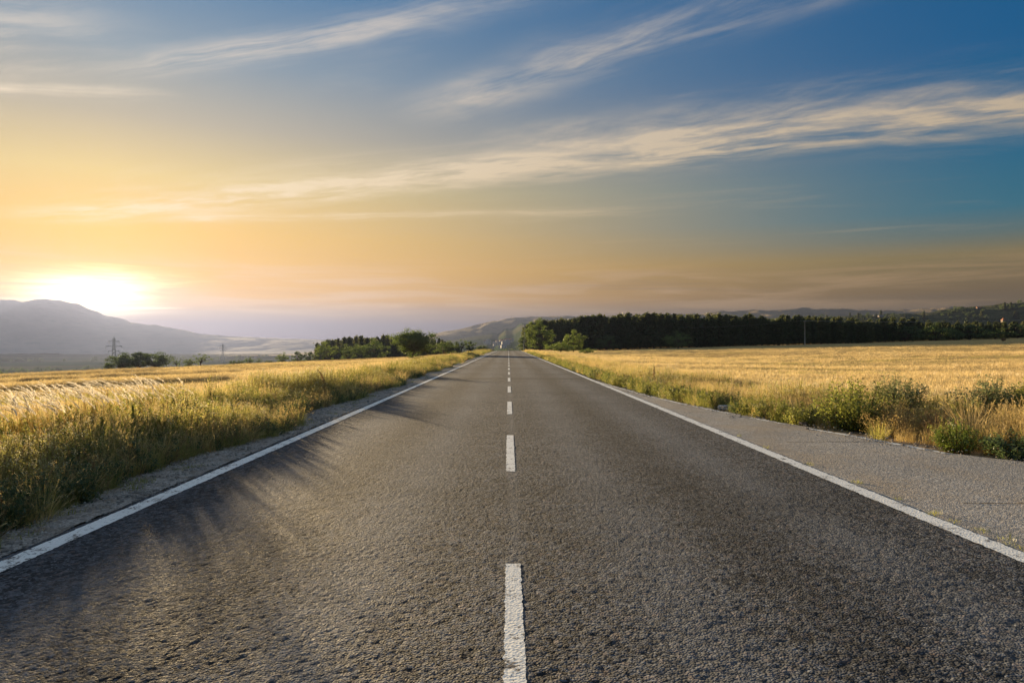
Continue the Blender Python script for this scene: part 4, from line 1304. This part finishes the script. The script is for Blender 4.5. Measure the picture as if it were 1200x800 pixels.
while px < 468:
    Yp = 225 + random.uniform(-4, 4); x = P(px, Yp); z0 = gz(x, Yp)
    h = Zof(np.interp(px, [372, 385, 420, 470], [402, 396, 394, 392.5]) + random.uniform(-1, 3), Yp) - z0
    put_tree('pine_tree', PINES[random.randrange(5)], x, Yp, h / 11.0, h / 10.0, 'dark pine in the small wood left of the spreading tree', 'pines of the left wood')
    px += random.uniform(4.5, 7.5)
px = 500.0
while px < 537:
    Yp = 232 + random.uniform(-4, 4); x = P(px, Yp); z0 = gz(x, Yp)
    h = Zof(np.interp(px, [500, 515, 537], [395, 395.5, 402]) + random.uniform(-1.5, 3), Yp) - z0
    put_tree('pine_tree', PINES[random.randrange(5)], x, Yp, h / 11.0, h / 10.0, 'dark pine right of the spreading tree, towards the road', 'pines between spreading tree and road')
    px += random.uniform(5, 8)

tree_col = bpy.data.collections.new('tree_kit')
for i, (t_, c_) in enumerate(PINES):
    o = bpy.data.objects.new('tkit_%02d' % i, c_); tree_col.objects.link(o)
for j, k_ in enumerate(('round', 'shrub', 'bushy')):
    o = bpy.data.objects.new('tkit_%02d' % (5 + j), BROAD[k_][1]); tree_col.objects.link(o)
pts, rots, scl, ids = [], [], [], []
for row in range(2, 9):
    px = 615.0 + random.uniform(0, 6)
    while px < 1270:
        Yp = fy(px) + row * 5.0 + random.uniform(-2, 2); x = P(px, Yp); z0 = gz(x, Yp)
        h = Zof(ftop(px) + random.uniform(-2.0, 5.0), Yp) - z0
        pts.append((x, Yp, z0)); rots.append((0, 0, random.uniform(0, 6.28))); scl.append((h / 9.0, h / 9.0, h / 10.0)); ids.append(random.randrange(5))
        px += random.uniform(8, 14)
gn_scatter('pine_wood', pts, rots, scl, ids, 'deep dark mass of the pine forest behind its front rows', tree_col)
pts, rots, scl, ids = [], [], [], []
for row in range(1, 5):
    px = 374.0
    while px < 540:
        Yp = 232 + row * 7 + random.uniform(-2, 2); x = P(px, Yp); z0 = gz(x, Yp)
        h = Zof(np.interp(px, [372, 385, 420, 470, 515, 540], [405, 398, 396, 394, 397, 404]) + random.uniform(0, 4), Yp) - z0
        pts.append((x, Yp, z0)); rots.append((0, 0, random.uniform(0, 6.28))); scl.append((h / 9.5, h / 9.5, h / 10.0)); ids.append(random.randrange(5))
        px += random.uniform(6, 11)
gn_scatter('pine_wood_left', pts, rots, scl, ids, 'dark mass of the small left wood behind its front pines', tree_col)
# far hedgerows in the valley and scrub on the near hillside
pts, rots, scl, ids = [], [], [], []
for (px0, px1, Y0, Y1, hh, cnt) in ((-40, 128, 560, 640, 8, 46), (-40, 135, 760, 900, 9, 46), (195, 345, 520, 620, 7, 34), (320, 372, 330, 380, 6, 16), (-60, 340, 1300, 1700, 11, 60), (560, 612, 900, 1250, 8, 34), (530, 575, 420, 520, 6, 14)):
    for q in range(cnt):
        px = random.uniform(px0, px1); Yp = np.interp(px, [px0, px1], [Y0, Y1]) + random.uniform(-12, 12)
        x = P(px, Yp); s = hh * random.uniform(.6, 1.1)
        pts.append((x, Yp, gz(x, Yp) - .5)); rots.append((0, 0, random.uniform(0, 6.28))); scl.append((s / 5.5, s / 5.5, s / 6.0)); ids.append(random.choice([5, 6, 7]))
gn_scatter('distant_hedgerows', pts, rots, scl, ids, 'far hedgerows and scrub on the hazy valley floor', tree_col)

# ------------------------------------------------------------------ power line and pylons
def utility_pole(px, Y, h, label, px_arm=0.0):
    x = P(px, Y); z0 = gz(x, Y)
    root = empty('utility_pole', (x, Y, z0)); tag(root, label, 'pole', 'poles of the power line')
    mb = MB(); mb.tube([(0, 0, -.4), (0, 0, h * .6), (0, 0, h)], [.17, .145, .12], 8); obj('post', mb.mesh('post', True), M['wood'], root)
    mb = MB(); mb.box((0, 0, h - .35), (.12, 1.5, .12)); arm = obj('crossarm', mb.mesh('crossarm'), M['wood'], root)
    for s_ in (-.65, .65):
        mb = MB(); mb.tube([(0, s_, h - .29), (0, s_, h - .17), (0, s_, h - .08)], [.05, .07, .04], 6); obj('insulator', mb.mesh('insulator'), M['porcelain'], root)
    return Vector((x, Y, z0 + h - .08))
pA = utility_pole(944, 214, 8.0, 'grey wooden power pole standing before the dark forest')
pB = Vector((P(1330, 236), 236, pA.z + 3.2)); pC = Vector((P(760, 252), 252, pA.z - 1.2))
def wire(a_, b_, sag, label):
    mb = MB(); n = 14; pts = []
    for i in range(n + 1):
        u = i / n; p = a_.lerp(b_, u); p.z -= sag * 4 * u * (1 - u); pts.append(p)
    mb.tube(pts, [.02] * (n + 1), 3, .5, False)
    o = obj('power_wire', mb.mesh('power_wire'), M['wire']); tag(o, label, 'wire')
for s_, lab in ((-.65, 'nearer'), (.65, 'farther')):
    o_ = Vector((0, s_, 0))
    wire(pA + o_, pB + o_, 1.4, '%s wire running right from the wooden power pole' % lab)
    wire(pA + o_, pC + o_, .8, '%s wire running left from the wooden power pole into forest' % lab)

def pylon(px, Y, top, label, w=.22):
    x = P(px, Y); z0 = gz(x, Y); h = Zof(top, Y) - z0
    root = empty('pylon', (x, Y, z0), .35); tag(root, label, 'pylon', 'lattice pylons in the valley')
    mb = MB(); bw = h * .085; tw = h * .022; n = 9
    def corner(u, i):
        ww = bw + (tw - bw) * min(1, u / .72) if u < .72 else tw
        return Vector((ww * (1, 1, -1, -1)[i], ww * (1, -1, -1, 1)[i], h * u))
    for k_ in range(n):
        u0, u1 = k_ / n * .95, (k_ + 1) / n * .95
        for i in range(4):
            mb.bar(corner(u0, i), corner(u1, i), w); mb.bar(corner(u0, i), corner(u1, (i + 1) % 4), w * .7); mb.bar(corner(u0, (i + 1) % 4), corner(u1, i), w * .7)
    mb.bar((0, 0, h * .94), (0, 0, h), w * 1.1)
    obj('tower', mb.mesh('tower'), M['steel'], root)
    for u, L in ((.62, .12), (.74, .17), (.86, .11)):
        mb = MB()
        for s_ in (-1, 1):
            mb.bar((0, 0, h * u), (s_ * h * L, 0, h * u + .01 * h), w); mb.bar((0, 0, h * (u + .035)), (s_ * h * L, 0, h * u + .012 * h), w * .8)
        arm = obj('crossarm', mb.mesh('crossarm'), M['steel'], root)
        for s_ in (-1, 1):
            mb = MB(); mb.bar((s_ * h * L, 0, h * u + .01 * h), (s_ * h * L, 0, h * u - .035 * h), w * 1.2); obj('insulator', mb.mesh('insulator'), M['porcelain'], arm)
pylon(135, 720, 393.5, 'larger lattice pylon rising behind the dark tree clump at left', .20)
pylon(262, 1250, 402, 'small hazy lattice pylon right of the larger one', .28)
pylon(97, 1500, 424, 'tiny far lattice pylon left of the larger one', .25)

# mast poking out over the trees at the crest
x = P(615, 236); root = empty('mast', (x, 236, gz(x, 236))); tag(root, 'thin pale mast above the trees at the road crest', 'mast')
mb = MB(); hm = Zof(378.5, 236) - gz(x, 236); mb.tube([(0, 0, -.3), (0, 0, hm)], [.11, .07], 6); obj('post', mb.mesh('post'), M['limewash'], root)
mb = MB(); mb.box((0, 0, hm - .9), (.30, .22, 1.0)); obj('antenna', mb.mesh('antenna'), M['limewash'], root)
x = 4.35; root = empty('marker_post', (x, 196, gz(x, 196))); tag(root, 'pale marker post on the right verge at the crest', 'post')
mb = MB(); mb.tube([(0, 0, -.2), (0, 0, 3.2)], [.10, .08], 6); obj('post', mb.mesh('post'), M['limewash2'], root)
mb = MB(); mb.tube([(0, 0, 3.2), (0, 0, 3.3)], [.11, .03], 6); obj('cap', mb.mesh('cap'), M['wood'], root)

# ------------------------------------------------------------------ town beyond the crest
def house(px, py, w, d, h, wallm, roofm, label, rz=0.0, flat=False, group='houses of the hazy town'):
    ys_ = np.linspace(950, 2100, 1200); xs_ = P(px, ys_)
    yy = VPY - (ground_z(xs_, ys_) - CAM_H) / ys_ * F
    k_ = int(np.argmin(np.abs(yy - py)))
    Y = float(ys_[k_]); x = P(px, Y)
    root = empty('house', (x, Y, gz(x, Y) - .3), rz); tag(root, label, 'house', group)
    mb = MB(); mb.box((0, 0, h / 2), (w, d, h)); obj('wall', mb.mesh('wall'), wallm, root)
    mb = MB()
    if flat:
        mb.box((0, 0, h + .3), (w + .6, d + .6, .6))
    else:
        e = .5; rh = w * .28
        mb.put([(-w / 2 - e, -d / 2 - e, h), (w / 2 + e, -d / 2 - e, h), (w / 2 + e, d / 2 + e, h), (-w / 2 - e, d / 2 + e, h), (-w * .25, 0, h + rh), (w * .25, 0, h + rh)],
               [(0, 1, 5, 4), (1, 2, 5), (2, 3, 4, 5), (3, 0, 4), (0, 3, 2, 1)])
    obj('roof', mb.mesh('roof'), roofm, root)
    nwin = max(2, int(w / 3.5)); ns = max(1, int(h / 3))
    for fl_ in range(ns):
        for i in range(nwin):
            mb = MB(); mb.box((-w / 2 + (i + .5) * w / nwin, -d / 2 - .02, fl_ * 3 + 1.6), (1.2, .12, 1.4)); obj('window', mb.mesh('window'), M['glass'], root)
W_, C_, T_, S_ = M['limewash'], M['limewash2'], M['tile'], M['slate']
for a_ in ((569, 402, 9, 8, 6, W_, T_, 'leftmost small white house of the hazy town'), (572, 403, 11, 9, 10, W_, S_, 'tallest bright white house at the left of the town'), (579, 403.5, 9, 8, 6, W_, S_, 'white house right of the tallest one'),
           (580.5, 405.5, 10, 8, 5, W_, T_, 'low white house in front of its twin at town left'), (583, 402.5, 9, 8, 7, C_, T_, 'cream house in the left middle of the town'), (586, 404.5, 10, 8, 6, W_, S_, 'white grey-roofed house in the middle of the town'),
           (588.5, 401.8, 12, 8, 6, W_, T_, 'wide white house above the middle of the town'), (590.5, 404, 9, 8, 7, W_, S_, 'white house in front of the town middle'), (593, 402, 10, 9, 8, C_, T_, 'cream red-roofed house right of the town middle'),
           (595, 400.8, 12, 9, 7, C_, T_, 'cream house high on the right of the town'), (597.5, 401, 10, 9, 6, C_, T_, 'second cream house high on the right of the town'), (594.5, 403.8, 11, 9, 8, W_, S_, 'white block below the cream houses on the right'),
           (590, 407.5, 10, 8, 5, W_, S_, 'lowest white house just over the road crest'), (586.5, 408.3, 8, 7, 4, W_, T_, 'low white cottage left of the road crest'), (600, 399.5, 9, 8, 6, W_, T_, 'rightmost white house of the hazy town')):
    house(*a_, rz=random.uniform(-.3, .3), flat=random.random() < .2)

# stone tower and far buildings on the right
def tower(px, Y, top, base_y, label):
    x = P(px, Y); zt, zb = Zof(top, Y), Zof(base_y, Y)
    root = empty('stone_tower', (x, Y, zb - 6)); tag(root, label, 'tower')
    h = zt - zb + 6; w = 2.2
    mb = MB(); mb.box((0, 0, h * .42), (w, w, h * .84)); mb.box((0, 0, h * .85), (w * 1.2, w * 1.2, h * .03)); obj('shaft', mb.mesh('shaft'), M['stone'], root)
    mb = MB(); e = w * .55
    mb.put([(-e, -e, h * .866), (e, -e, h * .866), (e, e, h * .866), (-e, e, h * .866), (0, 0, h)], [(0, 1, 4), (1, 2, 4), (2, 3, 4), (3, 0, 4), (3, 2, 1, 0)]); obj('spire', mb.mesh('spire'), M['tile'], root)
    mb = MB(); mb.box((0, -w / 2 - .02, h * .72), (.8, .1, 1.6)); obj('opening', mb.mesh('opening'), M['glass'], root)
from mathutils.bvhtree import BVHTree
def hill_hit(px, py):
    best = None
    d = Vector(((px - VPX) / F, 1.0, (VPY - py) / F)).normalized()
    for o in bpy.data.objects:
        if o.name in ('near_hillside', 'distant_hillside'):
            b_ = BVHTree.FromPolygons([v.co for v in o.data.vertices], [p.vertices[:] for p in o.data.polygons])
            h_ = b_.ray_cast(Vector((0, 0, CAM_H)), d)
            if h_[0] is not None and (best is None or h_[3] < best[1]): best = (h_[0], h_[3])
    return best[0]
tower(1178, 520, 372, 383, 'pale stone tower among trees below the right hillside')
def far_building(px, Y, py, w, h, label, roofm):
    q = hill_hit(px, py)
    root = empty('farm_building', (q.x, q.y, q.z - 5.5)); tag(root, label, 'building')
    mb = MB(); mb.box((0, 0, h / 2 + 2), (w, w * .5, h + 4)); obj('wall', mb.mesh('wall'), M['stone'], root)
    mb = MB(); z1 = h + 4; a_ = w / 2 + .5; b_ = w * .25 + .5
    mb.put([(-a_, -b_, z1), (a_, -b_, z1), (a_, b_, z1), (-a_, b_, z1), (-a_, 0, z1 + 2), (a_, 0, z1 + 2)], [(0, 1, 5, 4), (2, 3, 4, 5), (0, 4, 3), (1, 2, 5), (3, 2, 1, 0)]); obj('roof', mb.mesh('roof'), roofm, root)
far_building(1035, 1200, 371, 13, 2.5, 'wider white building on the hillside above the forest', M['slate'])
far_building(1027, 1190, 370.5, 6, 2.5, 'small white building left of the wider one on the hillside', M['slate'])
far_building(1149, 1150, 361, 7, 2.5, 'single pale building high on the right hillside', M['tile'])
# scrub and trees on the near hillside
bvh = BVHTree.FromPolygons([v.co for v in bpy.data.objects['near_hillside'].data.vertices], [p.vertices[:] for p in bpy.data.objects['near_hillside'].data.polygons])
pts, rots, scl, ids = [], [], [], []
for q in range(900):
    px = random.uniform(840, 1320); py = random.uniform(352, 382)
    if float(vnoise(px / 22.0, py / 5.0, 12)) < -.12: continue
    d_ = Vector(((px - VPX) / F, 1.0, (VPY - py) / F)).normalized()
    h_ = bvh.ray_cast(Vector((0, 0, CAM_H)), d_)
    if h_[0] is None: continue
    c = h_[0]; s_ = random.uniform(4.0, 9.0)
    pts.append((c.x, c.y, c.z - .6)); rots.append((0, 0, random.uniform(0, 6.28))); scl.append((s_ / 5.0, s_ / 5.0, s_ / 6.0)); ids.append(random.choice([5, 6, 7, 7, 1]))
gn_scatter('hillside_scrub', pts, rots, scl, ids, 'patchy trees and scrub covering the near right hillside', tree_col)
# dark heap in the right field
x = P(1178, 190)
bush('dead_shrub', x, 190, 1.4, 1.0, 'brown', 'small dark dead shrub alone in the right field', 'shrub', 299, 30, .16, .08, 40)

# ------------------------------------------------------------------ haze
mb = MB(); mb.box((0, 1600, 129), (17400, 8600, 330))
hz = obj('haze', mb.mesh('haze'))
tag(hz, 'thin evening haze filling the valley air', kind='stuff')
m_ = bpy.data.materials.new('haze'); m_.use_nodes = True
nth = m_.node_tree; nth.nodes.clear(); gh = G(nth)
oh = gh.node('ShaderNodeOutputMaterial'); pv = gh.node('ShaderNodeVolumePrincipled')
pv.inputs['Color'].default_value = (.088, .108, .19, 1)
pv.inputs['Density'].default_value = 1.7e-4
pv.inputs['Anisotropy'].default_value = 0.55
nth.links.new(pv.outputs[0], oh.inputs['Volume'])
hz.data.materials.clear(); hz.data.materials.append(m_)
